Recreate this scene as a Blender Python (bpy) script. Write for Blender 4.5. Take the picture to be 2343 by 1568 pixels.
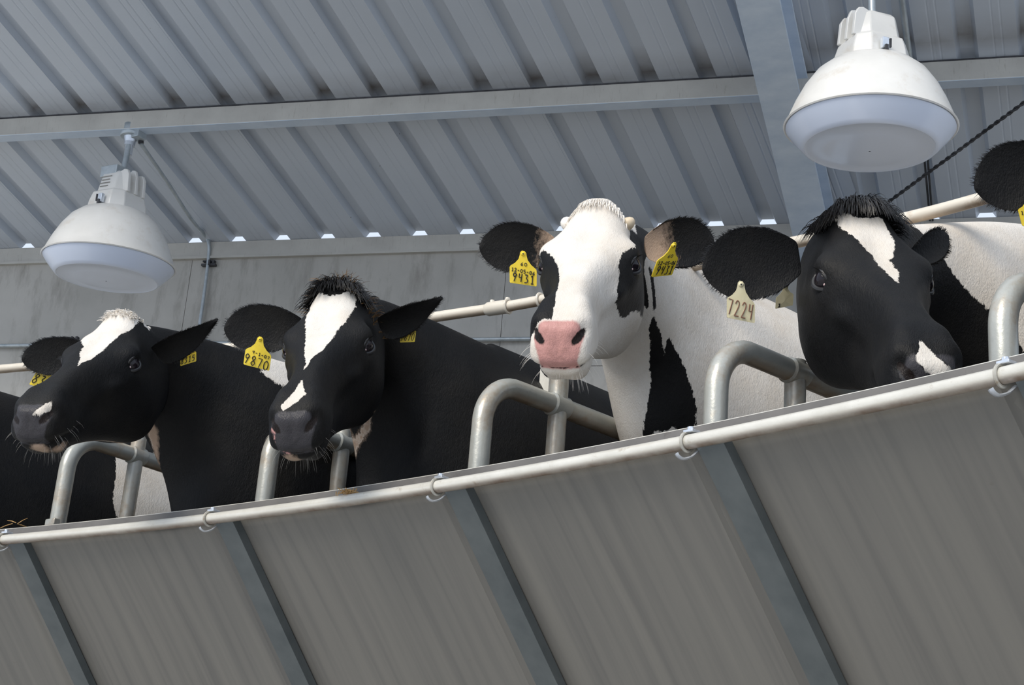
import bpy, bmesh, math, random
import numpy as np
from mathutils import Vector, Matrix, noise
for o in list(bpy.data.objects): bpy.data.objects.remove(o)
SC = bpy.context.scene
COL = SC.collection
rng = random.Random(7)
# ------------------------------------------------------------------ camera
F, CX, CY = 3500.0, 1171.5, 784.0
_s = math.sin(math.radians(19)); _b = math.sqrt((1-_s*_s)/(1+.08**2)); _a = .08*_b
_Z = np.array([_a, _b, _s]); _Y = np.array([0, 0, 1.0]) - _Z*_s; _Y /= np.linalg.norm(_Y)
_X = -np.cross(_Y, _Z)
if _X[0] < 0: _X = -_X
M = np.array([_X, _Y, _Z]); C0 = np.array([0, 0, 1.65])
def P(x, y, d): return C0 + M@np.array([(x-CX)/F*d, (CY-y)/F*d, d])
def Pz(x, y, z):
    r = M@np.array([(x-CX)/F, (CY-y)/F, 1.0]); return C0 + r*(z-C0[2])/r[2]
def Ppl(x, y, p0, n):
    r = M@np.array([(x-CX)/F, (CY-y)/F, 1.0]); return C0 + r*((p0-C0)@n)/(r@n)
def vdir(x, y):
    v = M@np.array([(x-CX)/F, (CY-y)/F, 1.0]); return v/np.linalg.norm(v)
cam = bpy.data.cameras.new('camera'); co = bpy.data.objects.new('camera', cam); COL.objects.link(co)
cam.sensor_fit = 'HORIZONTAL'; cam.sensor_width = 36; cam.lens = F/2343*36; cam.clip_start = .05; cam.clip_end = 200
R = Matrix((M[:, 0], M[:, 1], -M[:, 2])).transposed()
co.matrix_world = Matrix.Translation(C0) @ R.to_4x4()
SC.camera = co
# ------------------------------------------------------------------ light
W = bpy.data.worlds.new('sky'); SC.world = W; W.use_nodes = True
bg = W.node_tree.nodes['Background']; bg.inputs[0].default_value = (.74, .84, 1, 1); bg.inputs[1].default_value = 1.05
sun = bpy.data.lights.new('sun', 'SUN'); sun.energy = 2.9; sun.angle = math.radians(28); sun.color = (1, .93, .82)
so = bpy.data.objects.new('sun', sun); COL.objects.link(so)
so.rotation_euler = Vector((.55, .62, -.62)).to_track_quat('-Z', 'Y').to_euler()
SC.view_settings.view_transform = 'Standard'; SC.view_settings.look = 'None'
SC.view_settings.gamma = 1; SC.view_settings.exposure = 0; SC.view_settings.use_curve_mapping = False
SC.cycles.max_bounces = 6
# ------------------------------------------------------------------ materials
def newmat(name):
    m = bpy.data.materials.new(name); m.use_nodes = True; nt = m.node_tree
    return m, nt, nt.nodes['Principled BSDF']
def nd(nt, t, **k):
    n = nt.nodes.new(t)
    for a, b in k.items(): setattr(n, a, b)
    return n
def noise_n(nt, scale, detail=4, vec=None, sc=None, coord='Object', rough=.6):
    tc = nd(nt, 'ShaderNodeTexCoord'); mp = nd(nt, 'ShaderNodeMapping')
    nt.links.new(tc.outputs[coord], mp.inputs[0])
    if sc: mp.inputs['Scale'].default_value = sc
    n = nd(nt, 'ShaderNodeTexNoise'); n.inputs['Scale'].default_value = scale; n.inputs['Detail'].default_value = detail
    n.inputs['Roughness'].default_value = rough
    nt.links.new(mp.outputs[0], n.inputs['Vector']); return n.outputs[0]
def ramp(nt, src, stops):
    r = nd(nt, 'ShaderNodeValToRGB'); e = r.color_ramp.elements
    while len(e) < len(stops): e.new(.5)
    for i, (p, c) in enumerate(stops): e[i].position = p; e[i].color = (*c, 1) if len(c) == 3 else c
    nt.links.new(src, r.inputs[0]); return r.outputs[0]
def mix(nt, f, a, b, mode='MIX'):
    m = nd(nt, 'ShaderNodeMix', data_type='RGBA', blend_type=mode)
    for s, v in ((0, f), (6, a), (7, b)):
        if isinstance(v, (int, float)): m.inputs[s].default_value = v
        elif isinstance(v, tuple): m.inputs[s].default_value = (*v, 1)
        else: nt.links.new(v, m.inputs[s])
    return m.outputs[2]
def math_n(nt, op, a, b=None, clamp=False):
    m = nd(nt, 'ShaderNodeMath', operation=op, use_clamp=clamp)
    for i, v in enumerate((a, b)):
        if v is None: continue
        if isinstance(v, (int, float)): m.inputs[i].default_value = v
        else: nt.links.new(v, m.inputs[i])
    return m.outputs[0]
def bump(nt, bs, h, st, dist=.01):
    b = nd(nt, 'ShaderNodeBump'); b.inputs['Strength'].default_value = st; b.inputs['Distance'].default_value = dist
    nt.links.new(h, b.inputs['Height']); nt.links.new(b.outputs[0], bs.inputs['Normal'])
def surf(name, c1, c2, rough=.5, metal=0, scale=6, sc=None, stain=None, stain_pos=(.55, .75), stain_scale=9, bmp=0, bscale=60, spec=.5, ssc=None, coord='Object', under_tint=None):
    m, nt, b = newmat(name)
    c = ramp(nt, noise_n(nt, scale, 6, sc=sc, coord=coord), [(.32, c1), (.68, c2)])
    if stain:
        f = ramp(nt, noise_n(nt, stain_scale, 8, sc=ssc, rough=.7, coord=coord), [(stain_pos[0], (0, 0, 0)), (stain_pos[1], (1, 1, 1))])
        c = mix(nt, f, c, stain)
    if under_tint:  # brown tint mixed in where the vertex faces down
        g_ = nd(nt, 'ShaderNodeAttribute'); g_.attribute_name = 'under_tint'
        c = mix(nt, math_n(nt, 'MULTIPLY', g_.outputs['Fac'], math_n(nt, 'ADD', math_n(nt, 'MULTIPLY', noise_n(nt, 14, 5, coord=coord), 1.3), .05), clamp=True), c, under_tint)
    nt.links.new(c, b.inputs['Base Color']); b.inputs['Roughness'].default_value = rough; b.inputs['Metallic'].default_value = metal
    b.inputs['Specular IOR Level'].default_value = spec
    if bmp: bump(nt, b, noise_n(nt, bscale, 4, coord=coord), bmp)
    return m
MT = {}
def roof_mat():
    m, nt, b = newmat('roof_metal')
    c = ramp(nt, noise_n(nt, .9, 3), [(.3, (.55, .605, .68)), (.7, (.62, .67, .74))])
    f = ramp(nt, noise_n(nt, 26, 2), [(.77, (0, 0, 0)), (.80, (1, 1, 1))]); c = mix(nt, math_n(nt, 'MULTIPLY', f, .55), c, (.10, .09, .08))
    g_ = nd(nt, 'ShaderNodeAttribute'); g_.attribute_name = 'grime'
    k = math_n(nt, 'MULTIPLY', g_.outputs['Fac'], math_n(nt, 'ADD', noise_n(nt, 9, 4), .25), clamp=True); c = mix(nt, k, c, (.17, .145, .12))
    nt.links.new(c, b.inputs['Base Color']); b.inputs['Roughness'].default_value = .42; b.inputs['Metallic'].default_value = .18
    return m
MT['roof'] = roof_mat()
MT['purlin'] = surf('purlin_metal', (.48, .465, .43), (.58, .565, .52), .5, .1, 5, stain=(.24, .21, .17), stain_pos=(.58, .85), stain_scale=40, ssc=(3, 1, .3))
MT['beam'] = surf('galvanised_beam', (.55, .65, .78), (.68, .77, .88), .40, .2, 7, sc=(1, 1, 5))
MT['wall'] = surf('wall_cladding', (.43, .415, .38), (.53, .51, .47), .5, .05, 2.2, stain=(.26, .24, .21), stain_pos=(.5, .8), stain_scale=6, ssc=(2, 2, .5))
MT['hull'] = surf('trough_sheet', (.30, .285, .26), (.40, .385, .355), .48, .15, 5, stain=(.20, .185, .16), stain_pos=(.5, .85), stain_scale=1, sc=None, ssc=None)
MT['ribbar'] = surf('rib_bar', (.105, .122, .128), (.15, .168, .172), .42, .35, 9)
MT['rail'] = surf('rail_pipe', (.60, .58, .52), (.74, .72, .66), .30, .2, 7, stain=(.30, .23, .15), stain_pos=(.60, .80), stain_scale=22, bmp=.1, under_tint=(.16, .09, .05))
MT['lip'] = surf('lip_sheet', (.13, .125, .12), (.19, .18, .17), .5, .2, 5, stain=(.08, .06, .05), stain_pos=(.6, .8), stain_scale=24)
MT['neck'] = surf('neck_rail_pipe', (.62, .56, .47), (.74, .69, .60), .42, .05, 7, stain=(.36, .25, .14), stain_pos=(.58, .8), stain_scale=7, under_tint=(.30, .19, .10))
MT['hoop'] = surf('hoop_pipe', (.36, .37, .345), (.52, .52, .48), .34, .3, 6, stain=(.30, .20, .11), stain_pos=(.52, .74), stain_scale=6, bmp=.12, bscale=40, under_tint=(.24, .15, .08))
MT['bolt'] = surf('zinc_bolt', (.62, .67, .74), (.78, .82, .88), .25, .6, 30)
MT['clamp'] = surf('clamp_steel', (.40, .38, .33), (.58, .56, .50), .38, .3, 30, stain=(.3, .2, .1), stain_scale=50)
MT['lamp'] = surf('lamp_enamel', (.74, .73, .70), (.84, .83, .80), .30, 0, 4, stain=(.50, .40, .29), stain_pos=(.55, .95), stain_scale=7)
MT['conduit'] = surf('conduit_metal', (.40, .45, .48), (.55, .60, .63), .38, .5, 20)
MT['dark'] = surf('dark_metal', (.03, .03, .035), (.08, .08, .085), .5, .3, 20)
MT['straw'] = surf('straw', (.38, .22, .08), (.60, .38, .16), .8, 0, 60)
MT['print'] = surf('label_print', (.25, .24, .22), (.3, .29, .27), .7, 0, 30)
MT['ink'] = surf('black_ink', (.015, .014, .01), (.03, .025, .018), .6, 0, 30)
MT['redink'] = surf('brown_ink', (.16, .07, .045), (.24, .11, .07), .6, 0, 60)
MT['tag'] = surf('yellow_plastic', (.80, .58, .03), (.88, .68, .06), .42, 0, 30, stain=(.45, .24, .02), stain_pos=(.6, .9), stain_scale=45)
MT['tagpale'] = surf('pale_plastic', (.62, .55, .34), (.70, .64, .43), .45, 0, 30, stain=(.48, .32, .16), stain_pos=(.62, .9), stain_scale=30)
MT['deck'] = surf('deck_concrete', (.20, .19, .17), (.32, .30, .27), .8, 0, 3)
MT['floor'] = surf('pit_concrete', (.34, .34, .33), (.46, .45, .43), .7, 0, 1)
def lens_mat():
    m, nt, b = newmat('lamp_refractor')
    b.inputs['Base Color'].default_value = (.76, .84, 1, 1); b.inputs['Roughness'].default_value = .22
    b.inputs['Subsurface Weight'].default_value = .0; b.inputs['Coat Weight'].default_value = .3
    return m
MT['lens'] = lens_mat()
# streaky hull: stains run along the sheet's own slope (uv)
def hull_mat():
    m, nt, b = newmat('trough_sheet_streaked')
    uv = nd(nt, 'ShaderNodeUVMap'); mp = nd(nt, 'ShaderNodeMapping'); mp.inputs['Scale'].default_value = (26, 1.1, 1)
    nt.links.new(uv.outputs[0], mp.inputs[0])
    n = nd(nt, 'ShaderNodeTexNoise'); n.inputs['Scale'].default_value = 1; n.inputs['Detail'].default_value = 7; n.inputs['Roughness'].default_value = .55
    nt.links.new(mp.outputs[0], n.inputs[0])
    c = ramp(nt, n.outputs[0], [(.3, (.165, .16, .15)), (.5, (.205, .197, .18)), (.72, (.23, .22, .198))])
    f = ramp(nt, noise_n(nt, 30, 2), [(.74, (0, 0, 0)), (.80, (1, 1, 1))])
    c = mix(nt, math_n(nt, 'MULTIPLY', f, .35), c, (.16, .15, .13))
    nt.links.new(c, b.inputs['Base Color']); b.inputs['Roughness'].default_value = .5; b.inputs['Metallic'].default_value = .15
    return m
MT['hull'] = hull_mat()

# ------------------------------------------------------------------ mesh helpers
class MB:
    def __init__(s): s.v = []; s.f = []; s.m = []; s.uv = None
    def add(s, vs, fs, mi=0):
        o = len(s.v); s.v += [tuple(map(float, v)) for v in vs]; s.f += [tuple(i+o for i in f) for f in fs]; s.m += [mi]*len(fs)
    def box(s, c, ax, half, mi=0):
        c = np.array(c, float); ax = [np.array(a, float)/np.linalg.norm(a) for a in ax]
        vs = [c + ax[0]*half[0]*i + ax[1]*half[1]*j + ax[2]*half[2]*k for i in (-1, 1) for j in (-1, 1) for k in (-1, 1)]
        s.add(vs, [(0, 1, 3, 2), (4, 6, 7, 5), (0, 4, 5, 1), (2, 3, 7, 6), (0, 2, 6, 4), (1, 5, 7, 3)], mi)
    def tube(s, pts, r, n=12, cap=True, mi=0, closed=False, squash=None):
        pts = [np.array(p, float) for p in pts]; N = len(pts)
        rr = r if hasattr(r, '__len__') else [r]*N
        T = []
        for i in range(N):
            if closed: t = pts[(i+1) % N]-pts[i-1]
            else: t = pts[min(i+1, N-1)]-pts[max(i-1, 0)]
            T.append(t/np.linalg.norm(t))
        a = np.array([0, 0, 1.0]) if abs(T[0][2]) < .9 else np.array([1.0, 0, 0])
        u = np.cross(T[0], a); u /= np.linalg.norm(u); vs = []
        for i in range(N):
            u = u - T[i]*(u@T[i]); u /= np.linalg.norm(u); w = np.cross(T[i], u)
            for k in range(n):
                an = 2*math.pi*k/n; vs.append(pts[i]+(u*math.cos(an)+w*math.sin(an)*(squash or 1))*rr[i])
        fs = []
        for i in range(N if closed else N-1):
            for k in range(n):
                j = (i+1) % N
                fs.append((i*n+k, i*n+(k+1) % n, j*n+(k+1) % n, j*n+k))
        if cap and not closed: fs += [tuple(range(n))[::-1], tuple((N-1)*n+k for k in range(n))]
        s.add(vs, fs, mi)
    def lathe(s, prof, c, ax=(0, 0, 1), n=48, mi=0, cap=False):
        ax = np.array(ax, float)/np.linalg.norm(ax); a = np.array([1.0, 0, 0]); u = a-ax*(a@ax); u /= np.linalg.norm(u); w = np.cross(ax, u)
        c = np.array(c, float); vs = []
        for r, z in prof:
            for k in range(n):
                an = 2*math.pi*k/n; vs.append(c+ax*z+(u*math.cos(an)+w*math.sin(an))*r)
        fs = [(i*n+k, i*n+(k+1) % n, (i+1)*n+(k+1) % n, (i+1)*n+k) for i in range(len(prof)-1) for k in range(n)]
        if cap: fs += [tuple(range(n))[::-1], tuple((len(prof)-1)*n+k for k in range(n))]
        s.add(vs, fs, mi)
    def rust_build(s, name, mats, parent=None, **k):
        """pipes: brown tint on downward-facing vertices, stored per vertex"""
        o = s.build(name, mats, parent, **k); me = o.data; A_ = me.attributes.new('under_tint', 'FLOAT', 'POINT')
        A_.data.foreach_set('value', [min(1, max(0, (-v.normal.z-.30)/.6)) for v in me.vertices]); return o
    def build(s, name, mats, parent=None, smooth=True, bevel=0, origin=None, **props):
        me = bpy.data.meshes.new(name)
        org = np.array(origin if origin is not None else ((np.min(s.v, 0)+np.max(s.v, 0))/2), float)
        if parent is not None:
            org = np.zeros(3); q_ = parent
            while q_ is not None: org = org+np.array(q_.location); q_ = q_.parent
        vs = np.array(s.v)-org
        me.from_pydata([tuple(v) for v in vs], [], s.f)
        mats = mats if isinstance(mats, (list, tuple)) else [mats]
        for m in mats: me.materials.append(m)
        me.polygons.foreach_set('material_index', s.m)
        bm = bmesh.new(); bm.from_mesh(me); bmesh.ops.recalc_face_normals(bm, faces=bm.faces); bm.to_mesh(me); bm.free()
        if smooth:
            me.polygons.foreach_set('use_smooth', [True]*len(me.polygons))
            me.set_sharp_from_angle(angle=math.radians(38))
        o = bpy.data.objects.new(name, me); COL.objects.link(o)
        if parent is not None:
            o.parent = parent
        else: o.location = org
        if bevel:
            b = o.modifiers.new('bevel', 'BEVEL'); b.width = bevel; b.segments = 2; b.limit_method = 'ANGLE'; b.angle_limit = math.radians(40)
        for k, v in props.items(): o[k] = v
        return o
def empty(name, loc, **props):
    o = bpy.data.objects.new(name, None); o.location = Vector([float(x) for x in loc]); o.empty_display_size = .1; COL.objects.link(o)
    for k, v in props.items(): o[k] = v
    return o
def cr(pts, n):
    """Catmull-Rom through points, n samples per span"""
    p = [np.array(q, float) for q in pts]; p = [2*p[0]-p[1]]+p+[2*p[-1]-p[-2]]; out = []
    for i in range(1, len(p)-2):
        for k in range(n):
            t = k/n; out.append(.5*((2*p[i])+(-p[i-1]+p[i+1])*t+(2*p[i-1]-5*p[i]+4*p[i+1]-p[i+2])*t*t+(-p[i-1]+3*p[i]-3*p[i+1]+p[i+2])*t**3))
    out.append(p[-2]); return out
Zv = np.array([0, 0, 1.0])

# ------------------------------------------------------------------ roof, wall
ZE = 4.82
E0 = Pz(0, 573, ZE); E1 = Pz(1809, 516, ZE); e = (E1-E0)/np.linalg.norm(E1-E0); e[2] = 0; e /= np.linalg.norm(e)
nin = np.array([e[1], -e[0], 0.0])                      # towards the viewer
if nin[1] > 0: nin = -nin
def unit(v): return v/np.linalg.norm(v)
r1 = -vdir(3030, 3600); r2 = vdir(2690, 4200)*-1        # up the slope
n1 = unit(np.cross(e, r1)); n1 = n1 if n1[2] > 0 else -n1
n2 = unit(np.cross(e, r2)); n2 = n2 if n2[2] > 0 else -n2
TPU = ((Ppl(900, 218, E0, n1)-E0)@nin)/(r1@nin)
sH = (Ppl(1865, 516, E0, n1)-E0)@e                      # where the rafter meets the eave
SP = .2642; S0 = 1.245
ceiling = empty('ceiling', E0+e*3+Zv*.2, kind='structure')
def rib_profile(s0, s1):
    pts = [(s0, 0)]
    k = math.floor((s0-S0)/SP)
    while S0+k*SP < s1+SP:
        c = S0+k*SP
        for ds, h in ((-.048, 0), (-.030, .040), (.030, .040), (.048, 0), (.112, 0), (.118, .002), (.124, 0), (.148, 0), (.154, .002), (.160, 0)):
            if s0 < c+ds < s1: pts.append((c+ds, h))
        k += 1
    pts.append((s1, 0)); return pts
def roof_sheet(s0, s1, rd, nn, t1, lap):
    mb = MB(); pr = rib_profile(s0, s1); vs = []; ts = [.004, .03, .16, TPU-.05, TPU+.02, TPU+.07, TPU+.19, 2.1, t1]; gr = [.45, .4, 0, 0, 1, .55, 0, 0, 0]
    for t in ts:
        for s, h in pr: vs.append(E0+e*s+rd*t+nn*(h+lap))
    for t in ts:
        for s, h in pr: vs.append(E0+e*s+rd*t+nn*(h+lap+.0012))
    n = len(pr); K = len(ts)*n; fs = []
    for j in range(len(ts)-1):
        for i in range(n-1):
            a = j*n+i; fs += [(a, a+1, a+n+1, a+n), (K+a, K+a+n, K+a+n+1, K+a+1)]
    for i in range(n-1): fs += [(i, i+K, i+1+K, i+1)]
    mb.add(vs, fs); o = mb.build('roof_panel', MT['roof'], ceiling, smooth=False)
    A_ = o.data.attributes.new('grime', 'FLOAT', 'POINT'); A_.data.foreach_set('value', [gr[j]*(1 if h > .02 else .55) for j in range(len(ts)) for s, h in pr]*2); return o
w = SP*3; s = S0+SP*.0-.055-SP*9
i = 0
while s < sH-.001:
    roof_sheet(max(s, -2.4), min(s+w+.02, sH+.25), r1, n1, 2.9, 0.0016*(i % 2)); s += w; i += 1
s = sH-.12
while s < 8.2:
    roof_sheet(s-.001, s+w+.02, r2, n2, 2.9, 0.0016*(i % 2)); s += w; i += 1
def csec(name, s0, s1, top, hgt, dep, th, mat, lip=.012, lipped=False, **pr):
    """C-section running along e; top = point on its front top edge line at s=0"""
    mb = MB(); prof = [(0, 0), (0, -hgt), (dep, -hgt), (dep, -hgt+lip), (dep-th, -hgt+lip), (dep-th, -hgt+th), (th, -hgt+th), (th, -th), (dep, -th), (dep, 0)]
    vs = []
    for s in (s0, s1):
        for d, z in prof: vs.append(top+e*s-nin*d+Zv*z)
    n = len(prof); fs = [(k, (k+1) % n, n+(k+1) % n, n+k) for k in range(n)]+[tuple(range(n))[::-1], tuple(range(n, 2*n))]
    mb.add(vs, fs); o = mb.build(name, mat, ceiling, smooth=False, **pr)
    if lipped:
        m = MB(); c = top+e*(s0+s1)/2+Zv*(-hgt-.0015)-nin*(dep/2-.002); m.box(c, (e, nin, Zv), ((s1-s0)/2, dep/2+.004, .0012)); m.build('flange', MT['beam'], o, smooth=False)  # bluish plate colour stands in for sky and ground reflected in the underside
        m = MB(); m.box(top+e*(s0+s1)/2+nin*.002-Zv*(hgt-.001), (e, nin, Zv), ((s1-s0)/2, .002, .003)); m.build('flange_lip', MT['rail'], o, smooth=False)
        m = MB(); m.box(top+e*(s0+s1)/2+Zv*.003-nin*.02, (e, nin, Zv), ((s1-s0)/2, .021, .004)); m.build('gap_shade_strip', MT['dark'], o, smooth=False)  # dark strip stands in for the shaded gap above the purlin
    return o
pp = Ppl(900, 218, E0, n1); tp = (pp-E0)@(-nin)         # depth of the purlin from the eave
pt = pp-e*((pp-E0)@e)
csec('purlin', -2.4, sH+.12, pt-Zv*.008, .098, .06, .004, MT['purlin'], lipped=True)
pp2 = Ppl(2150, 137, E0, n2); pt2 = pp2-e*((pp2-E0)@e)
csec('purlin', sH+.12, 8.2, pt2-Zv*.008, .102, .06, .004, MT['purlin'], lipped=True)
up2 = E0+r1*2.55
csec('purlin', -2.4, sH+.12, up2-Zv*.004, .103, .055, .004, MT['purlin'])
up3 = E0+r2*2.55
csec('purlin', sH+.12, 8.2, up3-Zv*.004, .11, .055, .004, MT['purlin'])
# eave strut + wall
csec('eave_strut', -2.4, 8.2, E0+nin*.015+Zv*.0035, .085, .06, .004, MT['purlin'])
wall = empty('wall_back', E0+e*3-Zv*1.5, kind='structure')
mb = MB(); zt = E0[2]-.092
def wallbox(s0, s1, z0, z1, off, th, name, mat, **kw):
    m = MB(); c = E0+e*(s0+s1)/2-nin*(off+th/2); c = np.array([c[0], c[1], (z0+z1)/2])
    m.box(c, (e, nin, Zv), ((s1-s0)/2, th/2, (z1-z0)/2)); return m.build(name, mat, wall, smooth=False, **kw)
s = -2.4; i = 0
while s < 8.2:
    wallbox(s, s+1.817, ZE-.735, zt, .004, .03, 'wall_panel', MT['wall']); s += 1.82
s = -2.1
while s < 8.2:
    wallbox(s, s+1.817, 1.3, ZE-.738, .006, .03, 'wall_panel', MT['wall']); s += 1.82
wallbox(-2.4, 8.2, zt-.004, zt+.010, -.022, .05, 'trim_strip', MT['purlin'])
# rafter: I-section that falls with the roof and runs down behind the stalls
def rafter():
    A = Ppl(1734, 0, E0+np.array([0, 0, -.30]), n1); B = Ppl(1862, 560, E0+np.array([0, 0, -.30]), n1)
    d = unit(B-A); A = A-d*1.4; B = B+d*.35
    up = unit(n1-d*(n1@d)); sd = unit(np.cross(d, up)); m = MB(); L = np.linalg.norm(B-A)/2; c = (A+B)/2
    m.box(c, (d, sd, up), (L, .088, .007)); m.box(c+up*.13, (d, sd, up), (L, .005, .13)); m.box(c+up*.26, (d, sd, up), (L, .088, .005))
    o = m.build('rafter', MT['beam'], ceiling, smooth=False, bevel=.003)
    # column under its foot
    m = MB(); f = B-d*.12; h = f[2]-1.4
    for dd, hw, ht in ((-.12, .068, .006), (.12, .068, .006)):
        m.box(np.array([f[0], f[1], 1.4+h/2])-nin*dd, (e, nin, Zv), (hw, ht, h/2))
    m.box(np.array([f[0], f[1], 1.4+h/2]), (nin, e, Zv), (.12, .005, h/2)); m.build('column', MT['beam'], ceiling, smooth=False)
rafter()
# sag rod / wire rope in the right bay
def ppl2(x, y, off): return Ppl(x, y, E0+n2*off, n2)
mb = MB(); a_ = ppl2(2420, 178, -.14); b_ = ppl2(1985, 497, -.10); N = 90; d = unit(b_-a_); u = unit(np.cross(d, Zv)); v = np.cross(d, u)
for ph in (0, math.pi):
    mb.tube([a_+(b_-a_)*k/N+(u*math.cos(k*1.1+ph)+v*math.sin(k*1.1+ph))*.005 for k in range(N+1)], .0052, 5)
mb.build('brace_cable', MT['dark'], label='dark twisted wire rope slanting across the roof beside the right lamp', category='cable')
mb = MB(); mb.tube([ppl2(2112, 330, -.02), ppl2(2128, 505, -.02)], .005, 6); mb.tube([ppl2(2120, 330, -.02), ppl2(2134, 505, -.02)], .005, 6)
mb.build('vertical_wire', MT['dark'], label='thin dark double wire running down the roof behind the slanting rope', category='cable')
mb = MB(); mb.tube([ppl2(2056, -60, -.05), ppl2(2083, 150, -.05)], .014, 10)
mb.build('conduit', MT['conduit'], label='blue-grey metal conduit behind the neck of the right lamp', category='conduit')
# wall conduits
def wp(x, y, off=.02): return Ppl(x, y, E0+nin*off, nin)
mb = MB(); cz = wp(700, 783)[2]; g = E0+nin*.025
mb.tube([np.array([*(g+e*s)[:2], cz]) for s in (-2.2, 0, 2, 4, 8)], .0105, 10)
mb.build('wall_conduit', MT['conduit'], label='horizontal galvanised conduit along the back wall behind the cows', category='conduit')
box_top = Pz(308, 300, pt[2]-.11)
mb = MB(); q = [Pz(322, 328, pt[2]-.15), Ppl(385, 420, E0-n1*.10, n1), Ppl(435, 498, E0-n1*.09, n1), wp(468, 538, .06), wp(478, 560, .03), wp(476, 600), wp(466, 680), wp(457, 742), wp(456, 765), wp(466, 778), wp(480, 781)]
mb.tube(cr(q, 6), .0095, 10)
cd = mb.build('drop_conduit', MT['conduit'], label='galvanised conduit bending from the left lamp box down the wall', category='conduit')
mb = MB(); c = wp(478, 607, .012); mb.box(c, (e, nin, Zv), (.042, .012, .006)); mb.box(c+Zv*.022, (e, nin, Zv), (.036, .010, .004)); mb.box(c+Zv*.011-e*.0, (e, nin, Zv), (.012, .016, .016)); mb.box(c+Zv*.011+e*.028, (e, nin, Zv), (.006, .012, .012))
mb.build('conduit_bracket', MT['dark'], cd, smooth=False)
mb = MB(); c = wp(170, 790, .03)
for k in (-.018, .012): mb.box(c+e*k+Zv*.018, (e, nin, Zv), (.006, .012, .03))
mb.box(c, (e, nin, Zv), (.03, .014, .006))
mb.build('cable_hook', MT['dark'], smooth=False, label='small dark two-pronged hook on the wall behind the leftmost cow ear', category='hook')

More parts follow.
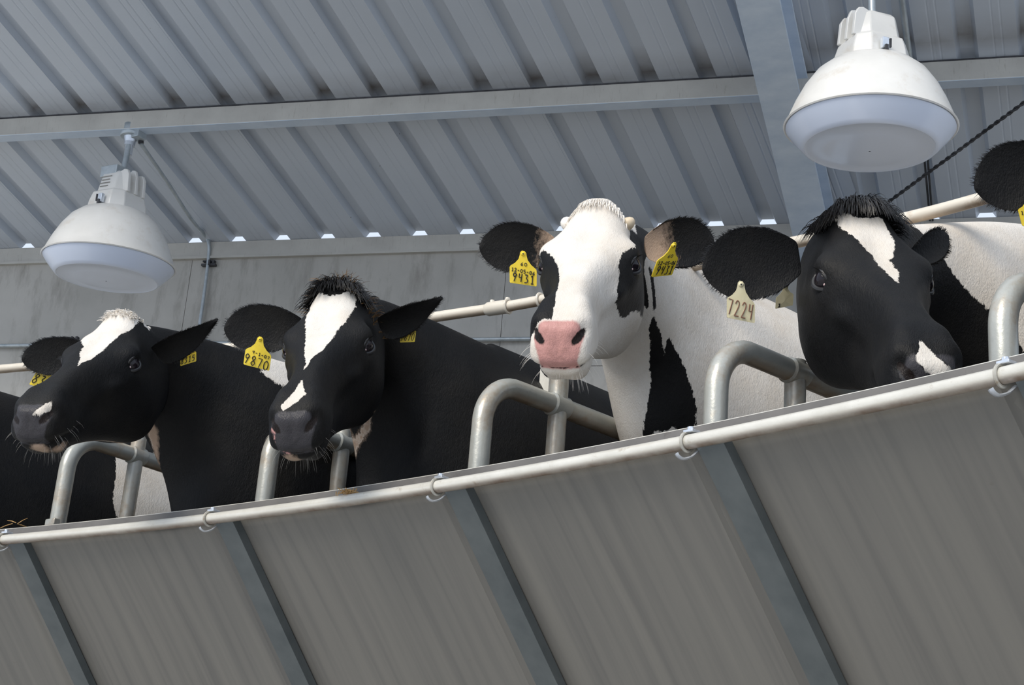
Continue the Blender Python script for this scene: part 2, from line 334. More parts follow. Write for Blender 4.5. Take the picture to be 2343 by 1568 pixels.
# ------------------------------------------------------------------ lamps
def lamp(base_px, d_rim, top_z, label, rot, full, ls=1):
    c = P(base_px[0], base_px[1], d_rim); rs = .32
    t = empty('pendant_lamp', c, label=label, category='lamp', group='barn lamps')
    zr = c[2]
    def L(r, z): return (r, z)
    m = MB(); m.lathe([(.110, .268), (.135, .262), (.170, .246), (.215, .208), (.255, .150), (.285, .090), (.305, .040), (.315, .012), (.322, .006), (.326, 0), (.322, -.005), (.314, 0), (.300, .040), (.28, .09), (.25, .148), (.21, .2), (.165, .24), (.11, .26)], c, n=72)
    m.build('lamp_shade', MT['lamp'], t)
    m = MB(); m.lathe([(.314, .004), (.316, -.006), (.300, -.028), (.262, -.070), (.250, -.082), (.243, -.084), (.235, -.080), (.16, -.090), (.08, -.095), (.004, -.096)], c, n=72)
    m.build('lamp_refractor', MT['lens'], t, label='frosted bluish white drop cover')
    ca, sa = math.cos(rot), math.sin(rot); X_ = np.array([ca, sa, 0]); Y_ = np.array([-sa, ca, 0])*ls
    m = MB()
    def oct_(z, a, b, ch): # chamfered rectangle
        return [c+X_*x+Y_*y+Zv*z for x, y in ((a, b-ch), (a-ch, b), (-a+ch, b), (-a, b-ch), (-a, -b+ch), (-a+ch, -b), (a-ch, -b), (a, -b+ch))]
    secs = [oct_(.235, .128, .128, .052), oct_(.29, .122, .122, .05), oct_(.340, .108, .108, .042), oct_(.350, .090, .090, .032), oct_(.44, .072, .072, .020), oct_(.455, .060, .060, .018)]
    vs = [v for s_ in secs for v in s_]; n = 8
    fs = [(i*n+k, i*n+(k+1) % n, (i+1)*n+(k+1) % n, (i+1)*n+k) for i in range(len(secs)-1) for k in range(n)]+[tuple(range(n))[::-1], tuple((len(secs)-1)*n+k for k in range(n))]
    m.add(vs, fs); h = m.build('ballast_housing', MT['lamp'], t, bevel=.004)
    for k in range(3):                                   # cooling fins stepping down one side
        m = MB(); o = -.052+.052*k
        x0 = .080
        vs = []
        for yy in (o-.009, o+.009):
            vs += [c+X_*x+Y_*yy+Zv*z for x, z in ((.05, .340), (.118, .340), (.110, .43), (.096, .465-.01*abs(k-1)), (.076, .47-.01*abs(k-1)), (.05, .45))]
        m.add(vs, [(0, 1, 2, 3, 4, 5), (11, 10, 9, 8, 7, 6)]+[(i, i+6, (i+1) % 6+6, (i+1) % 6) for i in range(6)])
        m.build('cooling_fin', MT['lamp'], t, bevel=.003)
    m = MB(); m.box(c+Zv*.285-Y_*.14+X_*.03, (X_, Y_, Zv), (.014, .010, .022)); cl = m.build('latch', MT['bolt'], t, smooth=False, bevel=.002)
    m = MB(); m.box(c+Zv*.262-Y_*.150+X_*.03, (X_, Y_, Zv), (.006, .008, .012)); m.box(c+Zv*.285-Y_*.150+X_*.012, (X_, Y_, Zv), (.003, .004, .018)); m.build('latch_bolt', MT['dark'], cl, smooth=False)
    if full:
        m = MB(); m.box(c+Zv*.460-X_*.025-Y_*.03, (X_, Y_, Zv), (.055, .04, .028)); m.build('junction_box', MT['conduit'], t, smooth=False, bevel=.003)
        m = MB()                                          # faint print on the plate
        nrm = unit(np.array([0, -.095, -.017])); yo = -Y_
        for r_ in range(4):
            zz = .425-.018*r_; off = .072+(.44-zz)*.20+.0035
            m.box(c+Zv*zz-Y_*off-X_*.02, (X_, Y_, Zv), (.035-.008*(r_ % 2), .0008, .002))
        m.build('rating_label', MT['print'], t, smooth=False)
    th_ = math.radians(4.5); Rt = Matrix.Rotation(th_, 4, 'X')      # the head hangs slightly out of plumb
    for ch_ in list(t.children_recursive): ch_.data.transform(Rt)
    m = MB(); m.tube([c+np.array([0, -math.sin(th_), math.cos(th_)])*.455, np.array([c[0], c[1], top_z])], .0145, 14)
    st = m.build('stem', MT['conduit'], t)
    m = MB(); m.tube([np.array([c[0], c[1], top_z-.10]), np.array([c[0], c[1], top_z-.05])], .021, 8); m.tube([np.array([c[0], c[1], top_z-.05]), np.array([c[0], c[1], top_z-.02])], .028, 12); m.tube([np.array([c[0], c[1], top_z-.03]), np.array([c[0], c[1], top_z])], [.028, .036], 12)
    m.build('stem_collar', MT['bolt'], t)
    m = MB(); tp_ = np.array([c[0], c[1], top_z+.03]); m.lathe([(.0, -.032), (.052, -.032), (.055, -.028), (.055, .028), (.052, .032), (0, .032)], tp_, n=20)
    m.build('outlet_box', MT['conduit'], t, bevel=.002); m = MB(); m.box(tp_+e*.050-Zv*.012+nin*.01, (unit(e+nin*.3), unit(nin-e*.3), Zv), (.024, .030, .034))
    m.build('switch_box', MT['conduit'], t, bevel=.003, smooth=False)
    m = MB(); m.tube([tp_-e*.05, tp_-e*.085], .014, 10); m.build('cable_gland', MT['dark'], t); m = MB(); m.tube([tp_+e*.045-Zv*.025-nin*.02, tp_+e*.05-Zv*.055-nin*.02], .014, 10); m.build('cable_gland', MT['dark'], t)
    return t, tp_
bt = Pz(304, 318, pt[2]-.135)
def rimz(xy, py):
    best = None
    for k in range(2000):
        z = 4.0+k*.0006; cc = M.T@(np.array([xy[0], xy[1], z])-C0); yy = CY-F*cc[1]/cc[2]
        if best is None or abs(yy-py) < best[0]: best = (abs(yy-py), z, cc[2], CX+F*cc[0]/cc[2])
    return best
rz = rimz(bt[:2], 597); print('left lamp', rz, bt)
lampA, tpA = lamp((rz[3]-6, 601), rz[2], pt[2]-.125, 'white metal bay lamp hanging by a short stem above the leftmost cow head', math.radians(-32), True)
lampB, tpB = lamp((1991, 293), 5.80, P(1991, 282, 5.8)[2]+.95, 'larger looking white bay lamp beside the blue roof rafter', math.radians(198), False, -1)
mb = MB(); g0 = tpA-e*.085
mb.tube(cr([g0-e*2.9+Zv*.008, g0-e*1.5+Zv*.004, g0-e*.5+Zv*.004, g0-e*.2-Zv*.002, g0], 6), .0085, 8)
mb.build('purlin_cable', MT['lamp'], label='white cable clipped along the underside of the purlin to the left lamp', category='cable')
# purlin that carries the right lamp, above the picture
mb = MB(); mb.box(tpB+Zv*.085+e*1, (e, nin, Zv), (3.2, .03, .05)); mb.build('purlin', MT['purlin'], ceiling, smooth=False)

# ------------------------------------------------------------------ platform, trough wall and rails
CC = np.array([-8.418, -4.372]); RR = 11.66; ZR = 1.65+1.1507*.8
def ang(p): return math.atan2(p[1]-CC[1], p[0]-CC[0])
def arc(th, r, z): return np.array([CC[0]+r*math.cos(th), CC[1]+r*math.sin(th), z])
clamps = [ang(Pz(x, y, ZR)) for x, y in ((-620, 1262), (5, 1235), (487, 1190), (992, 1112), (1570, 1012), (2295, 862))]
dth = clamps[4]-clamps[5]; clamps.append(clamps[-1]-dth); clamps.append(clamps[-1]-dth)
TH0, TH1 = clamps[0]+.02, clamps[-1]-.02
deck_z = 1.90
mb = MB(); NN = 60
th = [TH0+.25+(TH1-.12-TH0-.25)*k/NN for k in range(NN+1)]
vs = [arc(t, r, z) for t in th for r, z in ((RR+.66, deck_z), (RR+4.6, deck_z), (RR+4.6, deck_z-.2), (RR+.66, deck_z-.2))]
mb.add(vs, [(i*4+k, i*4+(k+1) % 4, i*4+4+(k+1) % 4, i*4+4+k) for i in range(NN) for k in range(4)])
mb.build('floor_platform', MT['deck'], smooth=False, kind='structure')
mb = MB(); mb.add([(-25, -25, 0), (25, -25, 0), (25, 25, 0), (-25, 25, 0)], [(0, 1, 2, 3)]); mb.build('floor', MT['floor'], smooth=False, kind='structure')
KH = .90
tw = empty('trough_wall', arc((clamps[3]+clamps[4])/2, RR+.6, 1.6), label='grey sheet metal trough wall leaning inwards below the rail', category='wall')
def hull_pt(t, down): return arc(t, RR+.035+KH*down, ZR+.028-.03-down)
for i in range(len(clamps)-1):
    a0, a1 = clamps[i]+.0025, clamps[i+1]-.0025; m = MB(); nseg = 14; vs = []; uvs = []
    dn = [0, .02, .06, .3, .7, 1.1]
    for j in range(nseg+1):
        t = a0+(a1-a0)*j/nseg; bow = .014*math.sin(math.pi*j/nseg)
        for d in dn:
            p = hull_pt(t, d); vs.append(p+np.array([math.cos(t), math.sin(t), .9])*bow*.7*min(1, d*6)); uvs.append(((t-clamps[0])*RR, d))
    n = len(dn); fs = [(j*n+k, (j+1)*n+k, (j+1)*n+k+1, j*n+k+1) for j in range(nseg) for k in range(n-1)]
    m.add(vs, fs); o = m.build('sheet_panel', MT['hull'], tw)
    ul = o.data.uv_layers.new(name='UVMap')
    for lp in o.data.loops: ul.data[lp.index].uv = (-uvs[lp.vertex_index][0], uvs[lp.vertex_index][1])
    md = o.modifiers.new('th', 'SOLIDIFY'); md.thickness = .003
# upper lip of the wall behind the rail, with its rolled bright edge
m = MB(); vs = []; NN = 120
for j in range(NN+1):
    t = TH0+(TH1-TH0)*j/NN
    for r, z in ((RR+.034, ZR-.004), (RR+.034, ZR+.046), (RR+.040, ZR+.046), (RR+.040, ZR-.004)): vs.append(arc(t, r, z))
m.add(vs, [(i*4+k, i*4+(k+1) % 4, i*4+4+(k+1) % 4, i*4+4+k) for i in range(NN) for k in range(4)]); m.build('top_lip', MT['lip'], tw, smooth=False)
m = MB(); m.tube([arc(TH0+(TH1-TH0)*j/160, RR+.037, ZR+.0465) for j in range(161)], .0022, 8); m.build('rolled_edge', MT['rail'], tw)
for t in clamps[1:-1]:
    rad = np.array([math.cos(t), math.sin(t), 0]); tan = np.array([-math.sin(t), math.cos(t), 0]); d = unit(rad*KH-Zv); out = unit(np.cross(tan, d)); out = out if out@rad < 0 else -out
    t_ = t-.0022
    p0 = hull_pt(t_, -.012)+out*.004; p1 = hull_pt(t_, 1.1)+out*.004; L = np.linalg.norm(p1-p0)/2; c = (p0+p1)/2; m = MB()
    m.box(c+out*.012, (d, tan, out), (L, .0018, .012)); m.box(c+out*.024-tan*.036, (d, tan, out), (L, .038, .002)); m.box(c+out*.012-tan*.0725, (d, tan, out), (L, .0018, .013))
    m.build('wall_rib', MT['ribbar'], tw, smooth=False)
# front rail
rail = empty('front_rail', arc(clamps[3], RR, ZR), label='long curved galvanised pipe rail clamped along the top of the trough wall', category='rail')
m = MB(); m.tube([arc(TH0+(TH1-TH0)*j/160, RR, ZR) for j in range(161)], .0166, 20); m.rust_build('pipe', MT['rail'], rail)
for t in clamps[1:-1]:
    c = arc(t, RR, ZR); rad = np.array([math.cos(t), math.sin(t), 0]); tan = np.array([-math.sin(t), math.cos(t), 0])
    m = MB(); m.tube([c+(rad*math.cos(a)+Zv*math.sin(a))*.0205 for a in np.linspace(0, 2*math.pi, 25)[:-1]], .0038, 8, closed=True, cap=False)
    u = m.build('u_bolt', MT['clamp'], rail)
    m = MB(); m.box(c+Zv*.024+rad*.006-tan*.008, (tan, rad, Zv), (.014, .014, .0035)); m.lathe([(.0, 0), (.008, 0), (.008, .008), (.0, .008)], c+Zv*.026-tan*.010, n=6); m.build('nut_plate', MT['bolt'], u, bevel=.0015)
    m = MB(); pr = cr([c-Zv*.020+rad*.016-tan*.016, c-Zv*.034+rad*.004-tan*.010, c-Zv*.040-rad*.010, c-Zv*.036-rad*.022+tan*.004, c-Zv*.030-rad*.026+tan*.006], 4)
    m.tube(pr, .010, 6, squash=.3); m.build('hook_tab', MT['bolt'], u)
# straw bits
def straw_tuft(c, n, spread, name, label, ln=.02, r=.0012):
    m = MB()
    for k in range(n):
        p = np.array(c)+np.array([rng.gauss(0, spread), rng.gauss(0, spread*.5), abs(rng.gauss(0, spread*.35))]); d = unit(np.array([rng.uniform(-1, 1), rng.uniform(-1, 1), rng.uniform(-.5, .6)]))
        m.tube([p, p+d*ln*.5+Zv*.002, p+d*ln], [r, r*1.2, r*.6], 4)
    return m.build(name, MT['straw'], label=label, category='straw', kind='stuff')
# ------------------------------------------------------------------ stall dividers, neck rail
def Pcyl(x, y, r):
    d = M@np.array([(x-CX)/F, (CY-y)/F, 1.0]); o = C0[:2]-CC; a = d[:2]@d[:2]; b = 2*o@d[:2]; c = o@o-r*r
    t = (-b+math.sqrt(b*b-4*a*c))/(2*a); return C0+d*t
RH = RR+.20
ZT = Pcyl(1152, 893, RH+.10)[2]
NZ = 3.39
nr = [Pz(x, y, NZ) for x, y in ((-420, 880), (0, 845), (530, 795), (1000, 725), (1260, 683), (1750, 570), (2040, 508), (2235, 458), (2420, 400))]
nrp = cr(nr, 12)
neck = empty('neck_rail', nr[4], label='cream painted pipe rail running above the cows necks behind their heads', category='rail')
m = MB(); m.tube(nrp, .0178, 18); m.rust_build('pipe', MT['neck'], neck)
def on_neck(x):
    best = min(range(len(nrp)), key=lambda i: abs(CX+F*(M.T@(nrp[i]-C0))[0]/(M.T@(nrp[i]-C0))[2]-x)); a, b = nrp[max(best-1, 0)], nrp[min(best+1, len(nrp)-1)]
    return nrp[best], unit(b-a)
def onn(x):
    c, t = on_neck(x); cx = (M.T@(c-C0)); px = CX+F*cx[0]/cx[2]; tt = M.T@t; sl = F*(tt[0]*cx[2]-cx[0]*tt[2])/cx[2]**2
    return c+t*(x-px)/sl, t
(c1, t1), (c2, t2) = onn(1112), onn(1163)
m = MB(); m.tube([c1, c1+(c2-c1)*.12, c2], [.0185, .0235, .0235], 20); m.build('sleeve', MT['neck'], neck)
for x in (1163, 1237, 1772, 1450, 560):
    c, t = onn(x); m = MB(); u = unit(np.cross(t, Zv)); v = np.cross(u, t)
    m.tube([c+(u*math.cos(a)+v*math.sin(a))*.0225 for a in np.linspace(0, 2*math.pi, 25)[:-1]], .0045, 8, closed=True, cap=False)
    m.build('collar', MT['neck'], neck)
for x in (1125, 1160):
    c, t = onn(x); m = MB(); m.lathe([(0, .02), (.008, .02), (.008, .030), (0, .031)], c, n=8); m.build('set_screw', MT['neck'], neck)
c, t = onn(1256); m = MB(); u = unit(np.cross(t, Zv)); m.box(c-Zv*.31-u*.01, (t, u, Zv), (.019, .004, .29)); pl = m.build('hanger_plate', MT['rail'], neck, smooth=False)
m = MB(); m.lathe([(0, 0), (.0035, 0), (.0035, .004), (0, .004)], c-Zv*.075-t*.013-unit(c-C0)*.008, ax=unit(C0-c), n=10); m.build('bolt_hole', MT['dark'], pl, smooth=False)
c, t = onn(1250); m = MB(); m.box(c-Zv*.028, (t, u, Zv), (.022, .012, .006)); m.build('saddle', MT['dark'], neck, smooth=False)
def divider(px, py, label, post_off=.30, ztop=None, pu=.16):
    f = Pcyl(px, py, RH); t = ang(f); rad = np.array([math.cos(t), math.sin(t), 0]); tan = np.array([-rad[1], rad[0], 0]); zt = ztop or ZT
    r0 = RH+.12; c0 = arc(t, r0, 0); br = .125
    o = empty('stall_divider', arc(t, r0+.3, deck_z), label=label, category='divider', group='bent pipe stall dividers')
    pts = [c0+rad*1.9+Zv*zt, c0+rad*.6+Zv*zt, c0+rad*.05+Zv*zt]
    for k in range(1, 13):
        a = math.pi/2*k/12; pts.append(c0-rad*br*math.sin(a)+Zv*(zt-br+br*math.cos(a)))
    zb = zt-.44
    for k in range(0, 13):
        a = math.pi/2*k/12; pts.append(c0-rad*br*math.cos(a)+Zv*(zb+br-br*math.sin(a)))
    pts += [c0+rad*.06+Zv*zb, c0+rad*.6+Zv*zb, c0+rad*1.9+Zv*zb]
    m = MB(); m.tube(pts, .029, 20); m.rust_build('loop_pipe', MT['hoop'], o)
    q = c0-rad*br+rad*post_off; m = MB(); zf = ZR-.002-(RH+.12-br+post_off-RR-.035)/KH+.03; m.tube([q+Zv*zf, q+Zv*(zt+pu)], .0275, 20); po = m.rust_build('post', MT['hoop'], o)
    m = MB(); m.tube([q+Zv*(zt)-tan*0+rad*s_ for s_ in (-.036, -.030, .030, .036)], [.029, .034, .034, .029], 20); m.build('weld_collar', MT['hoop'], po)
    m = MB(); m.box(q+Zv*zf, (unit(rad*KH-Zv), tan, unit(rad+Zv*KH)), (.07, .07, .006)); m.build('foot_plate', MT['hoop'], o, smooth=False)
    q2 = c0+rad*1.9; m = MB(); m.tube([q2+Zv*deck_z, q2+Zv*(zt+.05)], .0275, 16); m.build('post', MT['hoop'], o)
    return o
divider(150, 1110, 'bent pipe stall divider below the chin of the leftmost cow tagged 8315', ztop=ZT+.06)
divider(617, 1075, 'bent pipe stall divider under the muzzle of the cow tagged 9870')
divider(1105, 985, 'bent pipe stall divider left of the white faced cow, its upper bar in full view')
divider(1643, 875, 'bent pipe stall divider between the white faced cow and the cow tagged 7224', ztop=ZT-.045, pu=.03)
divider(2298, 745, 'bent pipe stall divider at the right edge beside the raised wall rail', ztop=ZT-.06)
q = Pcyl(120, 1196, RR+.10); mb = MB(); mb.box(q, (np.array([1, -1, 0]), np.array([1, 1, 0]), Zv), (.03, .012, .012)); mb.build('rail_block', MT['hoop'], bevel=.003, label='small galvanised block on the wall lip under the leftmost divider', category='bracket')
straw_tuft(arc(ang(Pz(795, 1128, ZR+.02)), RR, ZR+.018), 46, .013, 'straw_clump', 'clump of brown straw lying on the front rail under the cow tagged 9870', .016)
straw_tuft(arc(ang(Pz(22, 1202, ZR+.05)), RR+.037, ZR+.060), 5, .008, 'straw_wisp', 'few straw stalks on the wall lip at the left edge', .05, .0012)

# ------------------------------------------------------------------ cows
HS = [  # y, z/x control points of the half section, top to bottom
 (-.05, [(0, .118), (.036, .110), (.078, .065), (.090, .0), (.082, -.08), (.05, -.145), (0, -.165)]),
 (-.01, [(0, .160), (.036, .148), (.072, .085), (.095, .0), (.088, -.09), (.055, -.155), (0, -.172)]),
 (.02, [(0, .168), (.038, .155), (.074, .092), (.099, .0), (.092, -.095), (.058, -.162), (0, -.180)]),
 (.07, [(0, .142), (.048, .131), (.086, .086), (.104, .01), (.098, -.1), (.062, -.176), (0, -.192)]),
 (.12, [(0, .122), (.056, .116), (.100, .084), (.113, .02), (.100, -.09), (.060, -.172), (0, -.186)]),
 (.17, [(0, .112), (.060, .107), (.105, .080), (.115, .028), (.094, -.07), (.055, -.155), (0, -.168)]),
 (.22, [(0, .105), (.052, .099), (.088, .066), (.097, .010), (.080, -.065), (.048, -.136), (0, -.148)]),
 (.28, [(0, .096), (.042, .090), (.069, .058), (.080, .0), (.068, -.06), (.042, -.118), (0, -.130)]),
 (.34, [(0, .087), (.036, .081), (.060, .050), (.071, -.005), (.062, -.06), (.038, -.106), (0, -.116)]),
 (.40, [(0, .079), (.036, .074), (.060, .046), (.072, -.005), (.064, -.056), (.040, -.097), (0, -.105)]),
 (.45, [(0, .072), (.041, .068), (.069, .042), (.080, -.002), (.069, -.052), (.043, -.093), (0, -.100)]),
 (.49, [(0, .060), (.044, .057), (.074, .034), (.084, -.008), (.069, -.054), (.044, -.087), (0, -.092)]),
 (.52, [(0, .044), (.040, .042), (.068, .022), (.076, -.014), (.060, -.052), (.036, -.074), (0, -.078)]),
 (.542, [(0, .026), (.028, .025), (.050, .010), (.056, -.018), (.044, -.048), (.024, -.060), (0, -.062)]),
 (.551, [(0, -.008), (.012, -.009), (.020, -.014), (.022, -.022), (.017, -.031), (.010, -.035), (0, -.036)])]
NSEG = 80
def cm(P0, P1, P2, P3, t):
    return .5*((2*P1)+(-P0+P2)*t+(2*P0-5*P1+4*P2-P3)*t*t+(-P0+3*P1-3*P2+P3)*t**3)
def ring(half):
    """closed ring of NSEG points (x,z) from 7 half-section points; q=0 top, runs towards +x"""
    h = np.array(half, float); full = np.vstack([h, (h[1:-1]*[-1, 1])[::-1]]); n = len(full); out = []
    for k in range(NSEG):
        u = k/NSEG*n; i = int(u); t = u-i; out.append(cm(full[i-1], full[i % n], full[(i+1) % n], full[(i+2) % n], t))
    return np.array(out)
_fx = {.12: .95, .17: .92, .22: .93, .28: .86, .34: .80, .40: .80, .45: .82, .49: .80, .52: .82, .542: .95, .551: 1.2}
HS = [(a, [(x*_fx.get(a, 1), z) for x, z in pr]) for a, pr in HS]
HY = np.array([a for a, _ in HS]); HR = np.array([ring(b) for _, b in HS])
def head_ring(y):
    i = int(np.clip(np.searchsorted(HY, y)-1, 0, len(HY)-2)); t = (y-HY[i])/(HY[i+1]-HY[i])
    m0 = (HR[i+1]-HR[max(i-1, 0)])/(HY[i+1]-HY[max(i-1, 0)])*(HY[i+1]-HY[i]); m1 = (HR[min(i+2, len(HY)-1)]-HR[i])/(HY[min(i+2, len(HY)-1)]-HY[i])*(HY[i+1]-HY[i])
    return (2*t**3-3*t*t+1)*HR[i]+(t**3-2*t*t+t)*m0+(-2*t**3+3*t*t)*HR[i+1]+(t**3-t*t)*m1
EYE = np.array([.102, .165, .052])
def g(d2, s): return np.exp(-d2/(2*s*s))
def sculpt(p, nr_):
    """fine relief of the face in head space, symmetric"""
    x, y, z = np.abs(p[:, 0]), p[:, 1], p[:, 2]
    def d2(c, sc=(1, 1, 1)): return ((x-c[0])*sc[0])**2+((y-c[1])*sc[1])**2+((z-c[2])*sc[2])**2
    d = .016*g(d2((.102, .150, .080), (1, .8, 1)), .024)          # brow over the eye
    d += .006*g(d2((.104, .185, .022), (1, .8, 1)), .020)         # lower rim
    d -= .015*g(d2(EYE+[.004, 0, 0], (1, .8, 1.2)), .013)         # socket
    d -= .013*g(d2((.092, .090, .062), (1, .7, 1)), .022)         # temple hollow
    d += .007*g(d2((.045, .125, .112), (.8, .8, 1)), .018); d -= .004*g(d2((0, .17, .115), (1, .5, 1)), .016)
    d += .006*g(d2((.040, .455, .062), (1, .8, 1)), .014); d -= .007*g(d2((.058, .405, -.052), (1, .8, 1)), .011)
    d -= .004*g(d2((.062, .40, .02), (1, .6, 1)), .016)
    d += .010*g(d2((.100, .13, -.07), (.6, .6, .6)), .032)        # jaw muscle
    d += .009*g(d2((.080, .25, .012), (1, .45, 1)), .013)          # facial crest
    d -= .010*g(d2((.070, .32, -.030), (1, .5, 1)), .020)
    d += .005*g(d2((.0, .10, .12), (.6, .5, 1)), .03)
    d -= .003*g(d2((.0, .20, .108), (1, .4, 1)), .02)
    d += .009*g(d2((.042, .492, .034), (1, 1, 1)), .017)             # nostril wing
    d -= .030*g(d2((.037, .528, .010), (1, 1, 1.1)), .0100)      # nostril
    d -= .014*g(d2((.047, .518, .022), (1, 1, 1)), .008)
    d -= .003*g(d2((0, .545, -.01), (2, 1, .5)), .012)            # philtrum
    mz = -.050-.10*np.clip(.53-y, 0, .2)*.25
    mm = np.clip((y-.375)/.03, 0, 1)
    d -= .007*g((z-mz)**2, .0045)*mm                              # mouth line
    d += .004*g((z-mz-.020)**2, .010)*mm
    d += .006*g(d2((.03, .485, -.085), (1, .8, 1)), .022)         # chin
    return p+nr_*d[:, None]
def poly_sd(pts, poly):
    """signed distance (+ inside) of chart points to a polygon"""
    poly = np.array(poly, float); x, y = pts[:, 0], pts[:, 1]; d = np.full(len(pts), 1e9); ins = np.zeros(len(pts), bool)
    for i in range(len(poly)):
        a, b = poly[i-1], poly[i]; ab = b-a; t = np.clip(((x-a[0])*ab[0]+(y-a[1])*ab[1])/(ab@ab+1e-12), 0, 1)
        d = np.minimum(d, np.hypot(x-a[0]-t*ab[0], y-a[1]-t*ab[1]))
        c = ((a[1] > y) != (b[1] > y)); xi = (b[0]-a[0])*(y-a[1])/((b[1]-a[1]) if b[1] != a[1] else 1e-9)+a[0]; ins ^= c & (x < xi)
    return np.where(ins, d, -d)
def coat(name, muzzle, pink):
    m, nt, b = newmat(name)
    def at(n): a = nd(nt, 'ShaderNodeAttribute'); a.attribute_name = n; return a.outputs['Fac']
    fur = noise_n(nt, 95, 3, sc=(1, 1, .45)); fine = noise_n(nt, 420, 2, sc=(1, 1, .3)); big = noise_n(nt, 5, 5)
    edge = math_n(nt, 'ADD', math_n(nt, 'MULTIPLY', math_n(nt, 'SUBTRACT', fur, .5), .016), math_n(nt, 'MULTIPLY', math_n(nt, 'SUBTRACT', fine, .5), .008))
    def mask(n, sharp, k=1.0): return math_n(nt, 'ADD', math_n(nt, 'MULTIPLY', math_n(nt, 'ADD', at(n), math_n(nt, 'MULTIPLY', edge, k)), sharp), .5, clamp=True)
    white = mix(nt, ramp(nt, big, [(.4, (0, 0, 0)), (.75, (1, 1, 1))]), (.74, .70, .645), (.62, .55, .465))
    white = mix(nt, math_n(nt, 'MULTIPLY', ramp(nt, fur, [(.55, (0, 0, 0)), (.8, (1, 1, 1))]), .25), white, (.60, .50, .40))
    black = mix(nt, ramp(nt, big, [(.45, (0, 0, 0)), (.7, (1, 1, 1))]), (.0045, .0045, .005), (.011, .010, .009))
    c = mix(nt, mask('white', 520), black, white)
    c = mix(nt, mask('tan', 90), c, (.40, .29, .215))
    sk = mask('skin', 200, .4); skc = mix(nt, mask('pink', 260, 1.2), muzzle, pink)
    skc = mix(nt, math_n(nt, 'MULTIPLY', ramp(nt, noise_n(nt, 45, 5), [(.50, (0, 0, 0)), (.72, (1, 1, 1))]), .40), skc, (muzzle[0]*.55, muzzle[1]*.55, muzzle[2]*.5))
    c = mix(nt, sk, c, skc)
    c = mix(nt, mask('dark', 420, .3), c, (.012, .008, .007))
    nt.links.new(c, b.inputs['Base Color'])
    b.inputs['Roughness'].default_value = .48; b.inputs['Specular IOR Level'].default_value = .17
    ro = nd(nt, 'ShaderNodeMix', data_type='FLOAT'); nt.links.new(sk, ro.inputs[0]); ro.inputs[2].default_value = .50; ro.inputs[3].default_value = .27; nt.links.new(ro.outputs[0], b.inputs['Roughness'])
    b.inputs['Sheen Weight'].default_value = .012; b.inputs['Sheen Roughness'].default_value = .5; b.inputs['Sheen Tint'].default_value = (.8, .87, 1, 1)
    bump(nt, b, math_n(nt, 'ADD', fur, math_n(nt, 'MULTIPLY', fine, .9)), .40, .005)
    return m
MT['eye'] = newmat('eye_gloss')[0]; _b2 = MT['eye'].node_tree.nodes['Principled BSDF']; _b2.inputs['Base Color'].default_value = (.012, .009, .012, 1); _b2.inputs['Roughness'].default_value = .06; _b2.inputs['Specular IOR Level'].default_value = .35
MT['sclera'] = surf('eye_white', (.60, .42, .42), (.70, .55, .55), .2, 0, 30)
MT['lid'] = surf('eyelid_skin', (.010, .010, .011), (.018, .017, .018), .42, 0, 60)
MT['hairB'] = surf('black_hair', (.006, .006, .007), (.014, .012, .011), .38, 0, 40)
MT['hairW'] = surf('white_hair', (.86, .80, .72), (.92, .88, .82), .55, 0, 40)
MT['hairD'] = surf('soiled_hair', (.12, .07, .03), (.30, .17, .07), .7, 0, 60)
DG = {'0': [[(.5, 0), (.15, -.25), (.15, -.75), (.5, -1), (.85, -.75), (.85, -.25), (.5, 0)]], '1': [[(.3, -.18), (.6, 0), (.6, -1)], [(.3, -1), (.85, -1)]],
 '2': [[(.15, -.2), (.4, 0), (.75, -.1), (.7, -.4), (.2, -.95), (.15, -1), (.9, -1)]], '3': [[(.2, -.05), (.75, -.08), (.5, -.42), (.8, -.65), (.65, -.95), (.15, -.98)]],
 '4': [[(.2, 0), (.15, -.45), (.75, -.45)], [(.75, 0), (.6, -1)]], '5': [[(.85, 0), (.25, -.02), (.2, -.42), (.65, -.42), (.8, -.7), (.6, -.98), (.15, -.95)]],
 '6': [[(.75, 0), (.3, -.4), (.2, -.8), (.5, -1), (.8, -.8), (.6, -.55), (.25, -.65)]], '7': [[(.12, 0), (.85, -.03), (.45, -1)]],
 '8': [[(.5, -.45), (.2, -.22), (.5, 0), (.8, -.2), (.5, -.45), (.15, -.75), (.5, -1), (.85, -.75), (.5, -.45)]],
 '9': [[(.8, -.2), (.45, 0), (.15, -.2), (.35, -.48), (.78, -.3), (.8, -.2), (.35, -1)]], '-': [[(.15, -.5), (.8, -.5)]], ' ': []}
